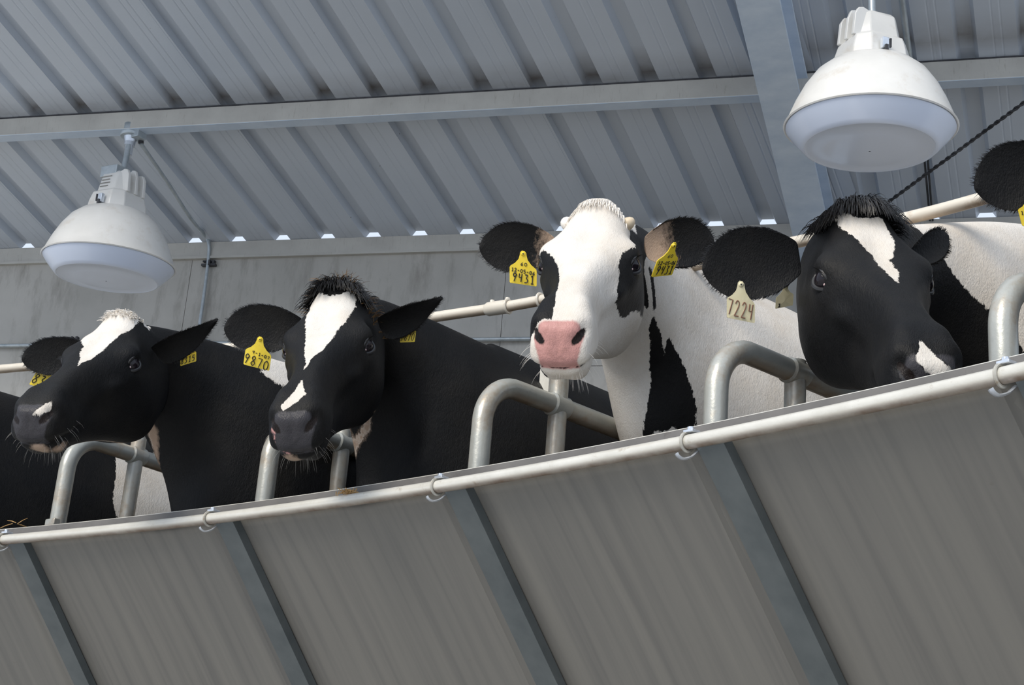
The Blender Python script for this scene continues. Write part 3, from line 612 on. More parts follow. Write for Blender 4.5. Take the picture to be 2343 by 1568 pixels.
def ear_tag(root, pin, bl, br, mat, ink, lines, label, thick=.0016):
    """pin, bl, br: world points of the pin and the two lower corners"""
    bl, br, pin = map(np.array, (bl, br, pin)); ex = br-bl; w = np.linalg.norm(ex); ex = ex/w; mid = (bl+br)/2; ey = pin-mid; h = np.linalg.norm(ey); ey = ey/h
    nz = unit(np.cross(ex, ey)); nz = nz if nz@(C0-mid) > 0 else -nz
    pr = [(-.5, .03), (-.47, 0), (.47, 0), (.5, .03), (.5, .50), (.46, .56), (.30, .66), (.17, .80), (.13, .92), (.11, 1.02), (.05, 1.08), (-.05, 1.08), (-.11, 1.02), (-.13, .92), (-.17, .80), (-.30, .66), (-.46, .56), (-.5, .50)]
    m = MB(); n = len(pr); bend = lambda x, y: nz*(.05*w*(1-(2*x)**2)*1.0)
    vs = [mid+ex*x*w+ey*y*h+bend(x, y)+nz*sg*thick for sg in (1, -1) for x, y in pr]
    c = len(vs); vs += [mid+ey*.3*h+bend(0, 0)+nz*sg*thick for sg in (1, -1)]
    fs = [(i, (i+1) % n, c) for i in range(n)]+[(n+(i+1) % n, n+i, c+1) for i in range(n)]+[(i, n+i, n+(i+1) % n, (i+1) % n) for i in range(n)]
    m.add(vs, fs); t = m.build('ear_tag', mat, root, smooth=False, label=label)
    m = MB(); pc = mid+ey*h*.98+bend(0, 0)+nz*thick; m.lathe([(0, .0035), (.0035, .0035), (.0062, .001), (.0066, 0)], pc, ax=nz, n=16); m.lathe([(0, .0045), (.0018, .0045), (.0022, .003)], pc, ax=nz, n=10, mi=1)
    pn = m.build('pin', [mat, MT['dark']], t)
    m = MB()
    for txt, x0, y0, cw, chh, slant, rad, drop in lines:
        for i, chn in enumerate(txt):
            for st in DG[chn]:
                q = cr([(x, y) for x, y in st], 4) if len(st) > 3 else [np.array(s_) for s_ in st]
                pts = []
                for a in q:
                    X_ = x0+(i+a[0]*.82)*cw+slant*a[1]*chh; Y_ = y0+a[1]*chh-drop*i
                    pts.append(mid+ex*X_*w+ey*Y_*h+bend(X_, Y_)+nz*(thick+.0005))
                m.tube(pts, rad*w, 5, squash=1)
    if m.v:
        m.build('lettering', ink, t)
    return t
def strands(root, roots, name, mat, seg=4, r=.0011, label=None):
    m = MB()
    for p, d, L, droop, rr in roots:
        pts = [np.array(p)]; d = np.array(d, float)
        for k in range(seg):
            d = unit(d+np.array(droop)*(k+1)/seg); pts.append(pts[-1]+d*L/seg)
        m.tube(pts, [r*rr*(1-.85*k/seg) for k in range(seg+1)], 3, cap=False)
    o = m.build(name, mat, root); o['kind'] = 'stuff'
    if label: o['label'] = label
    return o
def ear_mesh(base, tip, width, face, cup=.55, bend=0.0, n=22, sag=.0, taper=False):
    base, tip, face = map(np.array, (base, tip, face)); ax = tip-base; L = np.linalg.norm(ax); ax /= L
    side = unit(np.cross(ax, face)); nf = unit(np.cross(side, ax)); vs = []; K = 22
    for i in range(n+1):
        t = i/n; w = width/2*float(np.interp(t, [0, .12, .3, .5, .66, .8, .9, .96, 1], [.70, .95, 1.0, .88, .66, .42, .25, .14, .03] if taper else [.42, .66, .92, 1.0, .97, .80, .55, .34, .06]))
        c = base+ax*L*t+nf*bend*L*math.sin(math.pi*t*.5)**2-Zv*sag*L*4*t*(1-t); cu = cup*(1.15-.65*t); th = .006*(1-.6*t)+.0035
        for k in range(K):
            a = 2*math.pi*k/K; u = math.cos(a); s_ = math.sin(a)
            pos = c+side*w*u*(1-.12*cu)+nf*(cu*w*(u*u)*.9)+nf*(-s_*th*(1.3-u*u*.8))
            vs.append(pos)
    fs = [(i*K+k, i*K+(k+1) % K, (i+1)*K+(k+1) % K, (i+1)*K+k) for i in range(n) for k in range(K)]+[tuple(range(K))[::-1], tuple(n*K+k for k in range(K))]
    return vs, fs
QS = .36    # metres per half turn, for the marking chart
class Cow: pass
def cow(name_label, t, fwd, up, sc, with_, D, mat, ears, marks=None, tans=None, pinks=None, blacks=None, base=-.2, spots=(), skin=True, eyes=(-1, 1), nw=1.0, hk=(.16, .34), nkz=0.0, legs=True, nd=1.0, body_len=1.55, category='cow', group='dairy cows', eyedir=None):
    t = np.array(t, float); fwd = unit(np.array(fwd, float)); up = np.array(up, float); up = unit(up-fwd*(fwd@up)); rt = np.cross(fwd, up)
    H = np.array([rt, fwd, up]).T
    D = unit(np.array([D[0], D[1], 0.0])); S = np.array(with_, float)                 # S: point on the ground plan under the withers, z of the withers
    root = empty('cow', (S[0]+D[0]*.6, S[1]+D[1]*.6, deck_z), label=name_label, category=category, group=group)
    ys = np.concatenate([[.551, .549, .546], np.linspace(.542, .48, 14), np.linspace(.475, .24, 34), np.linspace(.233, .10, 24), np.linspace(.092, -.05, 16)])
    P3 = []; ch = []
    qn = np.arange(NSEG)/NSEG*2; qn = np.where(qn > 1, qn-2, qn)
    rings = []; 
    for y in ys:
        r = head_ring(y); rings.append(np.c_[r[:, 0], np.full(NSEG, y), r[:, 1]])
    G = np.array(rings)                                   # normals from the grid
    du = np.roll(G, -1, 1)-np.roll(G, 1, 1); dv = np.gradient(G, axis=0); Nn = np.cross(du, dv); Nn /= np.linalg.norm(Nn, axis=2)[:, :, None]+1e-9
    cen = G.mean(1, keepdims=True); flip = np.sign(((G-cen)*Nn).sum(2)).mean(); Nn *= (1 if flip > 0 else -1)
    G2 = sculpt(G.reshape(-1, 3), Nn.reshape(-1, 3)).reshape(G.shape)
    loc = G2.copy(); Wd = (G2.reshape(-1, 3)*sc)@H.T+t; P3.append(Wd); ch += [(y, q*QS) for y in ys for q in qn]
    # neck and trunk
    zW = S[2]; hb = HS[0][1]
    c0 = t+H@(np.array([0, -.05, 0])*sc); Sc = np.array([S[0], S[1], zW-.36])
    nst = [ # centre, frame, half profile
    ]
    neckP = [[(0, .185), (.06, .165), (.105, .07), (.12, -.03), (.115, -.13), (.065, -.21), (0, -.235)],
             [(0, .29), (.06, .26), (.125, .13), (.155, -.05), (.150, -.19), (.085, -.30), (0, -.335)],
             [(0, .36), (.075, .31), (.17, .17), (.225, -.03), (.24, -.25), (.16, -.42), (0, -.47)],
             [(0, .36), (.10, .31), (.22, .18), (.29, -.03), (.30, -.26), (.19, -.42), (0, -.46)],
             [(0, .36), (.10, .32), (.25, .20), (.34, .0), (.34, -.24), (.21, -.40), (0, -.45)],
             [(0, .36), (.11, .33), (.27, .22), (.36, .02), (.35, -.24), (.22, -.42), (0, -.48)],
             [(0, .38), (.17, .35), (.28, .24), (.31, .05), (.27, -.18), (.16, -.30), (0, -.34)],
             [(0, .30), (.12, .28), (.20, .18), (.22, .02), (.18, -.15), (.10, -.24), (0, -.26)],
             [(0, .12), (.05, .11), (.08, .05), (.09, .0), (.07, -.06), (.04, -.10), (0, -.11)]]
    dist = np.linalg.norm(Sc-c0); T0 = -fwd*.75+D*.25+np.array([0, 0, -.25]); T0 = unit(T0)*dist*hk[0]*6; T1 = D*dist*hk[1]*3
    def herm(u): return (2*u**3-3*u*u+1)*c0+(u**3-2*u*u+u)*T0+(-2*u**3+3*u*u)*Sc+(u**3-u*u)*T1
    def hd(u): v = (6*u*u-6*u)*c0+(3*u*u-4*u+1)*T0+(-6*u*u+6*u)*Sc+(3*u*u-2*u)*T1; return unit(v)
    sts = []
    hbs = np.array(hb)*sc
    for i_, (u, pf) in enumerate(((0, None), (.36, neckP[0]), (.68, neckP[1]), (1.0, neckP[2]))):
        if u == 0: sts.append((c0, -fwd, up, hbs)); continue
        sm = u*u*(3-2*u); tg = unit((-fwd)*(1-u)**1.5+hd(u)*(1-(1-u)**1.5)) if u < 1 else D; uu = unit(up*(1-u)+Zv*u*1.2)
        pfa = np.array(pf)*[nw if u < 1 else 1, 1]; pfa[:, 1] = np.where(pfa[:, 1] < 0, pfa[:, 1]*(nd if u < 1 else 1), pfa[:, 1]); sts.append((herm(u)+Zv*nkz*math.sin(math.pi*u), tg, uu, pfa))
    for dd, pf in zip((.28, .62, 1.05, 1.38, 1.60, 1.70), neckP[3:]): sts.append((Sc+D*dd*body_len/1.55, D, Zv, np.array(pf)))
    rg = [ring(s_[3]) for s_ in sts]; cs = [s_[0] for s_ in sts]; tg = [s_[1] for s_ in sts]; uu = [s_[2] for s_ in sts]
    def cmi(arr, i, t_):
        a = arr; n = len(a); return cm(a[max(i-1, 0)] if i > 0 else 2*a[0]-a[1], a[i], a[i+1], a[min(i+2, n-1)] if i+2 < n else 2*a[n-1]-a[n-2], t_)
    sl = -.05; prev = c0
    for i in range(len(sts)-1):
        nn_ = 14 if i < 3 else 7
        for k in range(1, nn_+1):
            u = k/nn_; c = cmi(cs, i, u); T = unit(cmi(tg, i, u)); U = cmi(uu, i, u); U = unit(U-T*(U@T)); Rg = cmi(rg, i, u) if 0 < i else rg[i]*(1-u)+rg[i+1]*u
            Sd = np.cross(U, T)                          # same side as the head's right
            P3.append(c+np.outer(Rg[:, 0], Sd)+np.outer(Rg[:, 1], U)); sl -= np.linalg.norm(c-prev)/sc; prev = c
            ch += [(sl, q*QS) for q in qn]
    V = np.vstack(P3); nr_ = len(V)//NSEG; fs = [(i*NSEG+k, i*NSEG+(k+1) % NSEG, (i+1)*NSEG+(k+1) % NSEG, (i+1)*NSEG+k) for i in range(nr_-1) for k in range(NSEG)]
    fs += [tuple(range(NSEG))[::-1], tuple((nr_-1)*NSEG+k for k in range(NSEG))]
    mb = MB(); mb.add(V, fs); nbody = len(V)
    ch = np.array(ch); N0 = len(ch)
    at = {}
    def fld(polys, pos_default=-.2):
        if not polys: return np.full(N0, pos_default)
        return np.max([poly_sd(ch+np.array([0, o_]), p) for p in polys for o_ in (-2*QS, 0, 2*QS)], axis=0)
    at['white'] = np.minimum(np.maximum(fld(marks), base), -fld(blacks)); at['tan'] = fld(tans); at['pink'] = fld(pinks)
    L3 = loc.reshape(-1, 3); ax_ = np.abs(L3[:, 0]); sk = np.full(N0, -.2); dk = np.full(N0, -.2)
    if skin:
        n_ = len(L3)
        sk[:n_] = np.minimum(L3[:, 1]-.521, np.minimum(L3[:, 2]+.053, .049-ax_+.30*np.clip(L3[:, 2], -.03, .03)))
        dx_, dz_ = ax_-.0405, L3[:, 2]-.013; lg = dx_*.72+dz_*.69; sh = -dx_*.69+dz_*.72
        nd_ = np.where(L3[:, 1] > .49, 1-np.sqrt((lg/.0165)**2+(sh/.0088)**2), -1)*.008
        mzl = -.050-.10*np.clip(.53-L3[:, 1], 0, .2)*.25
        dk[:n_] = np.maximum(nd_, np.where(L3[:, 1] > .44, .0014-np.abs(L3[:, 2]-mzl), -.2))
        for kind_, c_, r_ in spots: at[kind_][:n_] = np.maximum(at[kind_][:n_], r_-np.linalg.norm((L3-np.array(c_))*[1, .6, 1], axis=1))
    if base < 0: sk = np.minimum(sk, -at['white'])
    at['skin'] = sk; at['dark'] = dk
    extra = []; fringe_sets = []
    for er in ears:
        eb = t+H@(np.array(er['base'], float)*sc); dpt = (M.T@(eb-C0))[2]; et = P(er['tip'][0], er['tip'][1], dpt+er['tip'][2]); fv = unit(C0-eb)+np.array(er.get('face', (0, 0, 0)), float)
        v_, f_ = ear_mesh(eb, et, er['w'], fv, **er.get('k', {})); mb.add(v_, f_); n_ = len(v_)
        tt = np.repeat(np.linspace(0, 1, 23), 22)[:n_]
        fr = []; R_ = random.Random(len(ears)*7+int(er['tip'][0])); va = np.array(v_); axv = unit(et-eb)
        for q_ in range(er.get('fringe', 420)):
            i_ = R_.uniform(3, 21.9); ii = int(i_); f__ = i_-ii; kk = 0 if R_.random() < .5 else 11
            p_ = va[ii*22+kk]*(1-f__)+va[(ii+1)*22+kk]*f__; cdir = unit(p_-(va[ii*22+5]+va[ii*22+16])/2); jit = np.array([R_.gauss(0, .3) for _ in range(3)])
            fr.append((p_-cdir*.004, unit(cdir+axv*.7+jit), (.006+.007*R_.random())*sc, axv*.5-Zv*.15, 1))
        fringe_sets.append(fr)
        extra.append((n_, er.get('white', None), er.get('tan', None), tt))
    if legs:
        for sx in (-1, 1):
            sd = np.cross(Zv, D)*sx
            for off, rs, kb in ((.02, (.10, .085, .055, .045, .04, .05, .06), -.02), (1.25*body_len/1.55, (.16, .12, .07, .05, .045, .055, .06), .06)):
                b0 = Sc+D*off+sd*.17; dr_ = RR+.82-np.hypot(*(b0[:2]-CC)); b0 = b0+D*max(0, dr_)*1.05; hh = b0[2]-deck_z
                pts = [b0-Zv*hh*f_+D*(kb*math.sin(f_*math.pi*2) if off > 1 else 0) for f_ in (.30, .48, .62, .72, .86, .95, 1.0)]
                mb2 = MB(); mb2.tube(cr(pts, 2), list(np.interp(np.linspace(0, 6, 13), range(7), rs)), 14); mb.add(mb2.v, mb2.f); extra.append((len(mb2.v), -.2, None, None))
    for k_ in at:
        arrs = [at[k_]]
        for n_, wt, tn, tt in extra:
            a_ = np.full(n_, -.2)
            if k_ == 'white' and wt is not None: a_ = (wt-tt)*.15 if (tt is not None and wt > 0) else np.full(n_, -.2 if wt <= 0 else .2)
            if k_ == 'tan' and tn is not None and tt is not None: a_ = (tn-tt)*.05
            arrs.append(a_)
        at[k_] = np.concatenate(arrs)
    body = mb.build('body', mat, root)
    me = body.data
    for k_, v_ in at.items():
        A_ = me.attributes.new(k_, 'FLOAT', 'POINT'); A_.data.foreach_set('value', np.ascontiguousarray(v_, dtype=np.float32))
    uvc = me.attributes.new('chart', 'FLOAT_VECTOR', 'POINT'); cc = np.zeros((len(me.vertices), 3), np.float32); cc[:N0, :2] = ch; cc[N0:, 2] = 1; uvc.data.foreach_set('vector', cc.ravel())
    body.modifiers.new('sub', 'SUBSURF').levels = 1; body.modifiers['sub'].render_levels = 1
    def loc2w(p): return t+H@(np.array(p, float)*sc)
    for fr in fringe_sets: strands(root, fr, 'ear_hair', MT['hairB'], seg=3, r=.00085)
    for sx in eyes:
        c = loc2w((sx*.0935, .166, .053)); m = MB(); n = 20
        prof = [(math.sin(math.pi*i/14)*.0225*sc, math.cos(math.pi*i/14)*.0225*sc) for i in range(15)]; prof[0] = (1e-5, prof[0][1]); prof[-1] = (1e-5, prof[-1][1])
        m.lathe(prof, c, ax=H@unit(np.array([sx, .35, .15])), n=24); ey = m.build('eye', MT['eye'], root)
        outd = H@unit(np.array([sx, .28, .12])); a1 = unit(np.cross(outd, up)); a1 = a1 if a1@fwd > 0 else -a1; a2 = unit(np.cross(a1, outd)); a2 = a2 if a2@up > 0 else -a2
        m = MB(); pts = []
        for k in range(28):
            a = 2*math.pi*k/28; ex_, ez_ = .0250*math.cos(a), .0175*math.sin(a)+.002-.004*math.cos(a)
            depth = math.sqrt(max(.0245**2-min(ex_**2+ez_**2, .0245**2*.92), 0))
            pts.append(c+(a1*ex_+a2*ez_+outd*(depth+.0005))*sc)
        m.tube(pts, .0048*sc, 8, closed=True, cap=False); m.build('eyelid', MT['lid'], root)
        m = MB(); cw = c+(a1*.0168+outd*.0128-a2*.003)*sc; m.lathe([(1e-5, .0026), (.0022, .0022), (.0034, .001), (.004, -.003)], cw, ax=outd, n=12); m.build('eye_corner', MT['sclera'], ey, label='pinkish white corner of the eye')
        strands(root, [(c+(a1*ex_+a2*(.0165)+outd*.014)*sc, outd*1.0+a2*.5+a1*ex_*10, .018*sc, -Zv*.25, 1) for ex_ in np.linspace(-.016, .014, 12)], 'eyelash', MT['hairB'], r=.0007)
    C = Cow(); C.root = root; C.body = body; C.H = H; C.t = t; C.sc = sc; C.w = loc2w; C.G = G2; C.ys = ys; C.N = Nn; C.up = up; C.fwd = fwd; C.rt = rt
    return C
def tuft(C, n, mat, ymin, ymax, xmax, dirf, L, droop, name='forelock', r=.0011, label=None, seg=4, seed=3):
    rn = random.Random(seed); rs = []
    for k in range(n):
        y = rn.uniform(ymin, ymax); i = int(np.argmin(np.abs(C.ys-y))); qx = rn.uniform(-1, 1)*xmax; row = C.G[i]
        top = row[:, 2] > 0; cand = np.where(top)[0]; j = cand[np.argmin(np.abs(row[cand, 0]-qx))]
        p = C.w(row[j]+np.array([rn.uniform(-.002, .002), rn.uniform(-.003, .003), -.003])); d = dirf(qx, y, rn); ln = L*(.6+.6*rn.random())
        rs.append((p, C.H@(np.array(d, float)), ln, C.H@np.array(droop(qx, y), float), .8+.5*rn.random()))
    return strands(C.root, rs, name, mat, r=r, label=label, seg=seg)
PINK = (.52, .27, .245); DARKM = (.045, .043, .048)
MARK = {0:{"white":[[
[-1.1,-0.121],[-1.232,-0.112],[-1.464,-0.079],[-1.399,-0.191],[-1.101,-0.203],[-1.069,-0.184],[-1.083,-0.159]]]},1:{"white":[[
[0.027,0.045],[0.016,0.018],[0.005,-0.021],[0.0,-0.076],[0.023,-0.085],[0.104,-0.056],[0.173,-0.042],[0.224,-0.048],[0.269,-0.051],[0.289,-0.036],[0.317,-0.037],[0.226,0.026],[0.182,0.035],[0.144,0.063],[0.078,0.068],[0.04,0.063]],[[0.505,-0.082],[0.521,-0.112],[0.543,-0.073],[0.543,-0.022],[0.531,-0.045]],[[-0.027,-0.061],[-0.073,-0.053],[-0.021,-0.101],[-0.004,-0.093]],[[0.321,-0.333],[0.125,-0.344],[0.128,-0.349],[0.274,-0.343]],[[-0.095,0.352],[-0.115,0.349],[-0.198,0.285],[-0.225,0.294],[0.114,0.395],[0.112,0.396],[0.077,0.409]],[[-0.34,0.12],[-0.439,0.12],[-0.586,0.12],[-0.544,-0.121],[-0.48,-0.101],[-0.421,-0.095],[-0.386,-0.088]]],"tan":[[
[0.371,-0.324],[0.125,-0.344],[-0.086,-0.346],[-0.243,-0.426],[0.119,-0.333],[0.32,-0.333]]],"pink":[]},2:{"white":[[
[0.03,0.06],[0.035,0.07],[0.045,0.083],[0.079,0.064],[0.123,0.058],[0.176,0.047],[0.228,0.043],[0.296,0.036],[0.342,0.012],[0.37,0.012],[0.356,-0.002],[0.32,-0.005],[0.286,-0.035],[0.241,-0.041],[0.191,-0.044],[0.145,-0.058],[0.076,-0.074],[-0.022,-0.095],[-0.074,-0.046],[0.032,-0.062],[0.052,-0.024],[0.056,0.012]],[[0.41,-0.004],[0.45,-0.023],[0.477,-0.042],[0.488,-0.023],[0.5,-0.015],[0.518,0.037],[0.507,0.05],[0.486,0.02],[0.448,0.003]],[[0.106,-0.277],[-0.123,-0.359],[-0.16,-0.403],[-0.259,-0.458],[-0.225,-0.458],[0.319,-0.315],[-0.212,-0.462],[-0.114,-0.378]]],"tan":[[  # tan over the white throat patch: throat shade put into the colour
[0.106,-0.277],[-0.123,-0.359],[-0.16,-0.403],[-0.259,-0.458],[-0.225,-0.458],[0.319,-0.315],[-0.212,-0.462],[-0.114,-0.378]]],"pink":[]},3:{"black":[[
[-0.151,-0.045],[-0.171,-0.049],[-0.229,-0.045],[-0.217,-0.078],[-0.072,-0.162],[-0.056,-0.185],[-0.057,-0.201],[-0.074,-0.216],[-0.094,-0.236],[-0.098,-0.249],[0.113,-0.235],[0.137,-0.228],[0.181,-0.228],[0.201,-0.233],[0.233,-0.224],[0.269,-0.181],[0.262,-0.157],[0.234,-0.134],[0.229,-0.111],[0.194,-0.096],[0.175,-0.107],[0.157,-0.115],[-0.051,-0.118]],[[0.171,0.111],[0.186,0.103],[0.217,0.09],[0.319,0.076],[0.399,0.048],[0.479,0.024],[0.517,0.027],[0.517,0.3],[0.171,0.3]],[[-0.081,-0.176],[-0.101,-0.168],[-0.136,-0.23],[-0.121,-0.239]],[[-0.129,-0.243],[-0.168,-0.246],[-0.201,-0.254],[-0.248,-0.267],[-0.221,-0.247],[-0.225,-0.237],[-0.272,-0.236],[-0.341,-0.233],[-0.399,-0.238],[-0.432,-0.247],[-0.462,-0.268],[-0.445,-0.284],[-0.412,-0.293],[-0.412,-0.312],[-0.397,-0.324],[-0.413,-0.336],[-0.411,-0.359],[-0.376,-0.346],[-0.31,-0.327],[-0.27,-0.312],[-0.221,-0.302],[-0.179,-0.284],[-0.13,-0.265]]],"tan":[],"pink":[]},4:{"white":[[
[0.003,0.088],[0.041,0.049],[0.06,0.02],[0.06,-0.008],[0.047,-0.05],[-0.19,-0.044],[-0.176,-0.072],[0.14,-0.038],[0.176,-0.028],[0.193,-0.016],[0.222,-0.019],[0.245,-0.025],[0.295,-0.005],[0.265,0.004],[0.218,0.015],[0.17,0.016],[0.139,0.033],[0.098,0.049],[0.056,0.069]],[[0.489,0.023],[0.504,0.009],[0.523,-0.013],[0.536,-0.044],[0.541,-0.089],[0.545,-0.069],[0.547,-0.001],[0.543,0.036],[0.534,0.057],[0.523,0.052],[0.512,0.033]],[[-0.328,0.12],[-0.472,0.12],[-0.578,0.12],[-0.671,0.12],[-0.644,-0.207],[-0.531,-0.196],[-0.486,-0.174],[-0.449,-0.161],[-0.4,-0.15],[-0.358,-0.129],[-0.336,-0.112],[-0.329,-0.096],[-0.313,-0.08],[-0.296,-0.068]]],"tan":[],"pink":[[
[0.543,0.02],[0.543,-0.05],[0.546,-0.066],[0.547,0.01]]]}}

mk = lambda i, k: MARK.get(i, {}).get(k)
c0 = cow('black cow at the left edge, only dark flank and white belly showing', P(-330, 800, 5.3), (-.3, -.75, -.6), (-.2, -.6, .77), 1.15, (*P(-60, 900, 5.9)[:2], 3.27), (.63, .78), coat('coat_edge', DARKM, (.55, .33, .30)), [], mk(0, 'white'), None, None)
c1 = cow('black cow with slanting white blaze and yellow tag 8315, head turned left', (-1.186, 4.596, 3.048), (-.215, -.805, -.556), (-.15, -.533, .831), 1.10, (-.72, 5.02, 3.24), (.63, .78), coat('coat_8315', DARKM, (.55, .33, .30)),
  [dict(base=(-.095, .02, .050), tip=(499, 730, -.02), w=.10, face=(0, 0, -.9), k=dict(cup=.6, sag=.045, taper=True)), dict(base=(.095, .02, .050), tip=(49, 822, -.02), w=.125, face=(0, 0, .1), k=dict(cup=.4))],
  mk(1, 'white'), mk(1, 'tan'), mk(1, 'pink'), nd=1.2, spots=(('tan', (-.012, .53, -.068), .020), ('tan', (-.040, .49, -.076), .014)))
c2 = cow('black cow with a soiled topknot, forked white blaze and yellow tag 9870', (-.488, 4.268, 3.078), (-.092, -.741, -.665), (-.18, -.637, .745), 1.13, (-.06, 4.66, 3.24), (.68, .73), coat('coat_9870', DARKM, (.62, .33, .31)),
  [dict(base=(-.10, .02, .050), tip=(1013, 680, .02), w=.105, face=(0, 0, -.8), k=dict(cup=.6, sag=.045, taper=True)), dict(base=(.10, .02, .050), tip=(512, 752, 0), w=.15, face=(0, 0, .1), k=dict(cup=.4))],
  mk(2, 'white'), mk(2, 'tan'), mk(2, 'pink'), nd=1.4, spots=(('pink', (.052, .53, -.012), .014), ('pink', (.045, .535, .004), .007), ('pink', (-.055, .525, -.012), .006), ('pink', (.022, .53, -.052), .010), ('tan', (.018, .52, -.070), .020)))
c3 = cow('white faced cow with black eye patches, pink nose and two yellow tags 9431', (.229, 3.897, 3.232), (-.19, -.752, -.633), (-.14, -.618, .774), 1.165, (.62, 4.45, 3.45), (.72, .69), coat('coat_9431', PINK, PINK),
  [dict(base=(-.105, .02, .050), tip=(1634, 548, .02), w=.145, face=(0, 0, .1), k=dict(cup=.45), tan=.33), dict(base=(.105, .02, .050), tip=(1096, 566, 0), w=.145, face=(0, 0, .1), k=dict(cup=.4), tan=.16)],
  mk(3, 'white'), mk(3, 'tan'), mk(3, 'pink'), blacks=mk(3, 'black'), base=.2)
c4 = cow('large black cow tagged 7224 with a full black topknot, muzzle down behind the rail', (.807, 3.474, 3.075), (.088, -.766, -.638), (-.014, -.641, .768), 1.209, (1.60, 4.0, 3.48), (.85, .53), coat('coat_7224', DARKM, (.62, .38, .34)),
  [dict(base=(-.105, .02, .050), tip=(2168, 540, .10), w=.085, face=(.3, 0, 0), k=dict(cup=.7)), dict(base=(.11, .02, .050), tip=(1606, 618, 0), w=.185, face=(0, 0, .1), k=dict(cup=.35))],
  mk(4, 'white'), mk(4, 'tan'), mk(4, 'pink'))
c5 = cow('black cow at the right edge, only one black ear reaching into the picture', P(2530, 440, 3.2), (.05, -.80, -.60), (-.03, -.60, .80), 1.15, (*P(2950, 500, 3.9)[:2], 3.45), (.85, .53), coat('coat_right', DARKM, (.62, .38, .34)),
  [dict(base=(-.105, .02, .050), tip=(2780, 420, .02), w=.13), dict(base=(.105, .02, .050), tip=(2229, 432, 0), w=.15, face=(0, 0, .1), k=dict(cup=.35))])
# ------------------------------------------------------------------ ear tags
def dcam(p): return (M.T@(np.array(p)-C0))[2]
def tag3(C, base, tip_px, pin, bl, br, dd, mat, ink, lines, label, tilt=0.0):
    d0 = dcam(C.w(base))+dd
    return ear_tag(C.root, P(*pin, d0), P(*bl, d0), P(*br, d0+tilt), mat, ink, lines, label)
BR = (.105, .02, .050); BL = (-.105, .02, .050)
T1 = [('8315', -.46, .46, .245, .36, .12, .020, 0.01)]
tag3(c1, BR, None, (128, 832), (67, 880), (126, 897), -.01, MT['tag'], MT['ink'], T1, 'yellow plastic ear tag marked 8315 in black')
tag3(c1, BL, None, (431, 792), (413, 838), (449, 827), .03, MT['tag'], MT['ink'], [('8315', -.46, .40, .24, .32, .15, .022, 0)], 'yellow ear tag showing below the drooping ear')
T2 = [('4-1-07', -.22, .555, .115, .10, .08, .013, 0.014), ('9870', -.47, .40, .245, .33, .10, .018, 0.028)]
tag3(c2, BR, None, (596, 776), (557, 834), (616, 849), -.04, MT['tag'], MT['ink'], T2, 'yellow plastic ear tag marked 4-1-07 and 9870 in black')
tag3(c2, BL, None, (938, 735), (915, 784), (949, 783), .03, MT['tag'], MT['ink'], [('9870', -.46, .42, .24, .34, .12, .020, 0)], 'yellow ear tag showing below the raised ear')
T3 = [('60', -.10, .70, .14, .10, .1, .012, 0), ('12-05-06', -.44, .50, .112, .11, .06, .014, 0.006), ('9431', -.38, .345, .21, .27, .08, .021, 0.006)]
tag3(c3, BR, None, (1197, 580), (1166, 647), (1228, 656), -.035, MT['tag'], MT['ink'], T3, 'yellow plastic ear tag marked 12-05-06 and 9431')
tag3(c3, BL, None, (1540, 560), (1490, 634), (1537, 629), -.05, MT['tag'], MT['ink'], T3, 'slanted yellow ear tag marked 12-05-06 and 9431', .03)
T4 = [('7224', -.46, .53, .245, .42, .14, .020, 0.012)]
tag3(c4, BR, None, (1695, 650), (1663, 727), (1727, 740), -.05, MT['tagpale'], MT['redink'], T4, 'pale cream ear tag with hand drawn 7224 in brown')
tag3(c4, BR, None, (1797, 655), (1774, 707), (1814, 699), .06, MT['tagpale'], MT['ink'], [('1', -.40, .22, .24, .16, .12, .03, 0)], 'second pale tag half hidden beside the cheek')
tag3(c5, BR, None, (2352, 452), (2339, 517), (2402, 527), -.04, MT['tag'], MT['ink'], [('12-05-06', -.44, .50, .112, .11, .06, .014, 0.006)], 'yellow ear tag, only its edge in the picture')
# ------------------------------------------------------------------ topknots, whiskers, horn buds
fwdrop = lambda x, y: (x*3, .55, -.55)
tuft(c4, 1500, MT['hairB'], -.045, .035, .068, lambda x, y, r: (x*9+r.gauss(0, .12), .35+r.gauss(0, .15), .9), .082, lambda x, y: (x*8, .75, -.75), label='thick black topknot falling over the brow', r=.0013, seg=6)
tuft(c2, 1300, MT['hairB'], -.045, .030, .070, lambda x, y, r: (x*6+r.gauss(0, .3), .25+r.gauss(0, .3), 1.0), .062, lambda x, y: (x*6, .6, -.6), label='matted black topknot', r=.0014, seg=6, seed=5)
tuft(c2, 170, MT['hairD'], -.05, .015, .085, lambda x, y, r: (x*6+r.gauss(0, .5), r.gauss(0, .4), 1.0), .050, lambda x, y: (x*6, .3, -.3), name='straw_in_hair', label='brown straw and muck caught in the topknot', r=.0016, seg=3, seed=8)
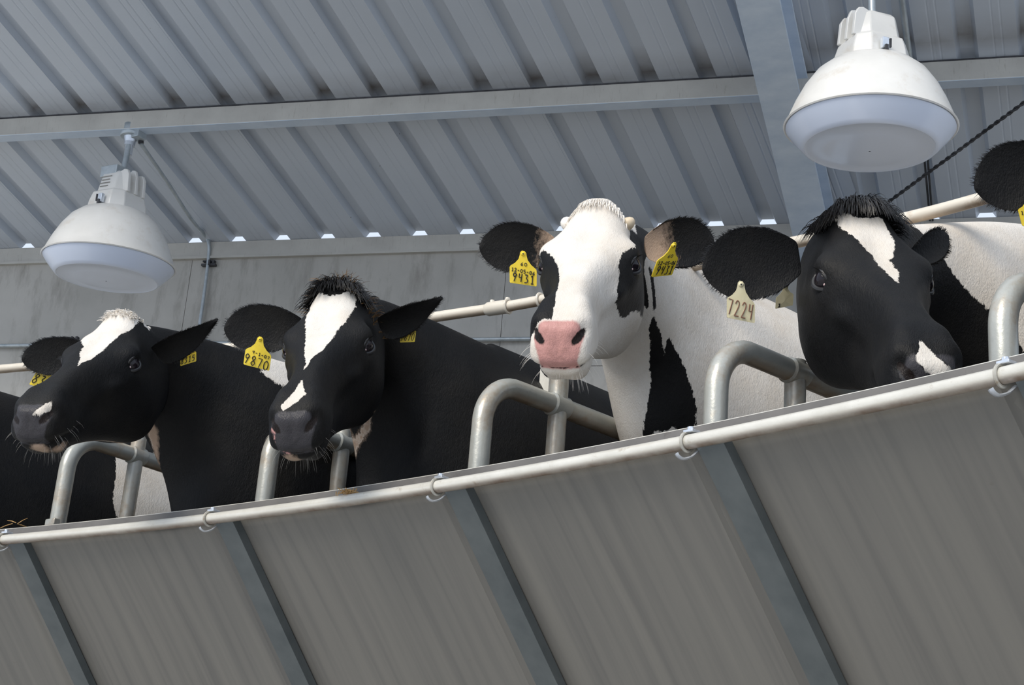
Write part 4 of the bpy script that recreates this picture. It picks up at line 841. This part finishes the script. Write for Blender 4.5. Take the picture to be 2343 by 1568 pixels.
tuft(c2, 150, MT['hairD'], -.05, .03, .10, lambda x, y, r: (-1.2+r.gauss(0, .4), r.gauss(0, .4), .5), .022, lambda x, y: (-.4, .2, -.5), name='muck_in_coat', label='brown muck caked behind the topknot', r=.0020, seg=3, seed=21)
tuft(c3, 1000, MT['hairW'], -.045, .035, .066, lambda x, y, r: (x*4+r.gauss(0, .07), .8+r.gauss(0, .07), .6), .034, lambda x, y: (x*3, .8, -.6), label='short white topknot', r=.0016, seg=4, seed=9)
tuft(c1, 320, MT['hairW'], -.030, .035, .050, lambda x, y, r: (x*5+r.gauss(0, .15), .4+r.gauss(0, .15), .8), .026, lambda x, y: (x*4, .5, -.4), label='short white hair on the crown', r=.0020, seg=4, seed=11)
def whisk(C, n, seed, mat):
    rn = random.Random(seed); rs = []
    for k in range(n):
        i = int(np.argmin(np.abs(C.ys-rn.uniform(.43, .54)))); j = rn.choice([q for q in range(NSEG) if C.G[i][q][2] < -.02]); nrm = C.N[i][j]*1.0
        rs.append((C.w(C.G[i][j]), C.H@(nrm+np.array([0, .3, -.2])), rn.uniform(.015, .04)*C.sc, C.H@np.array([0, .1, -.4]), 1))
    strands(C.root, rs, 'whisker', mat, r=.00032, seg=3)
MT['whisk'] = surf('grey_whisker', (.35, .33, .30), (.5, .48, .44), .5, 0, 30)
whisk(c1, 60, 1, MT['whisk']); whisk(c2, 40, 2, MT['whisk']); whisk(c3, 50, 3, MT['hairW'])
def ball(C, p, ax3, name, mat, label=None):
    m = MB(); pr = [(math.sin(math.pi*i/8), math.cos(math.pi*i/8)) for i in range(9)]; c = C.w(p)
    m.lathe([(max(a, 1e-4)*ax3[0]*C.sc, b*ax3[1]*C.sc) for a, b in pr], c, ax=C.H@np.array([np.sign(p[0])*.8, .0, .6]), n=14); o = m.build(name, mat, C.root)
    if label: o['label'] = label
MT['horn'] = surf('horn_tan', (.58, .47, .33), (.70, .58, .42), .5, 0, 40)
ball(c3, (-.070, .030, .112), (.015, .020), 'horn_bud', MT['horn'], 'tan horn bud'); ball(c3, (.068, .030, .112), (.017, .020), 'horn_bud', MT['hairW'], 'white haired horn bud')
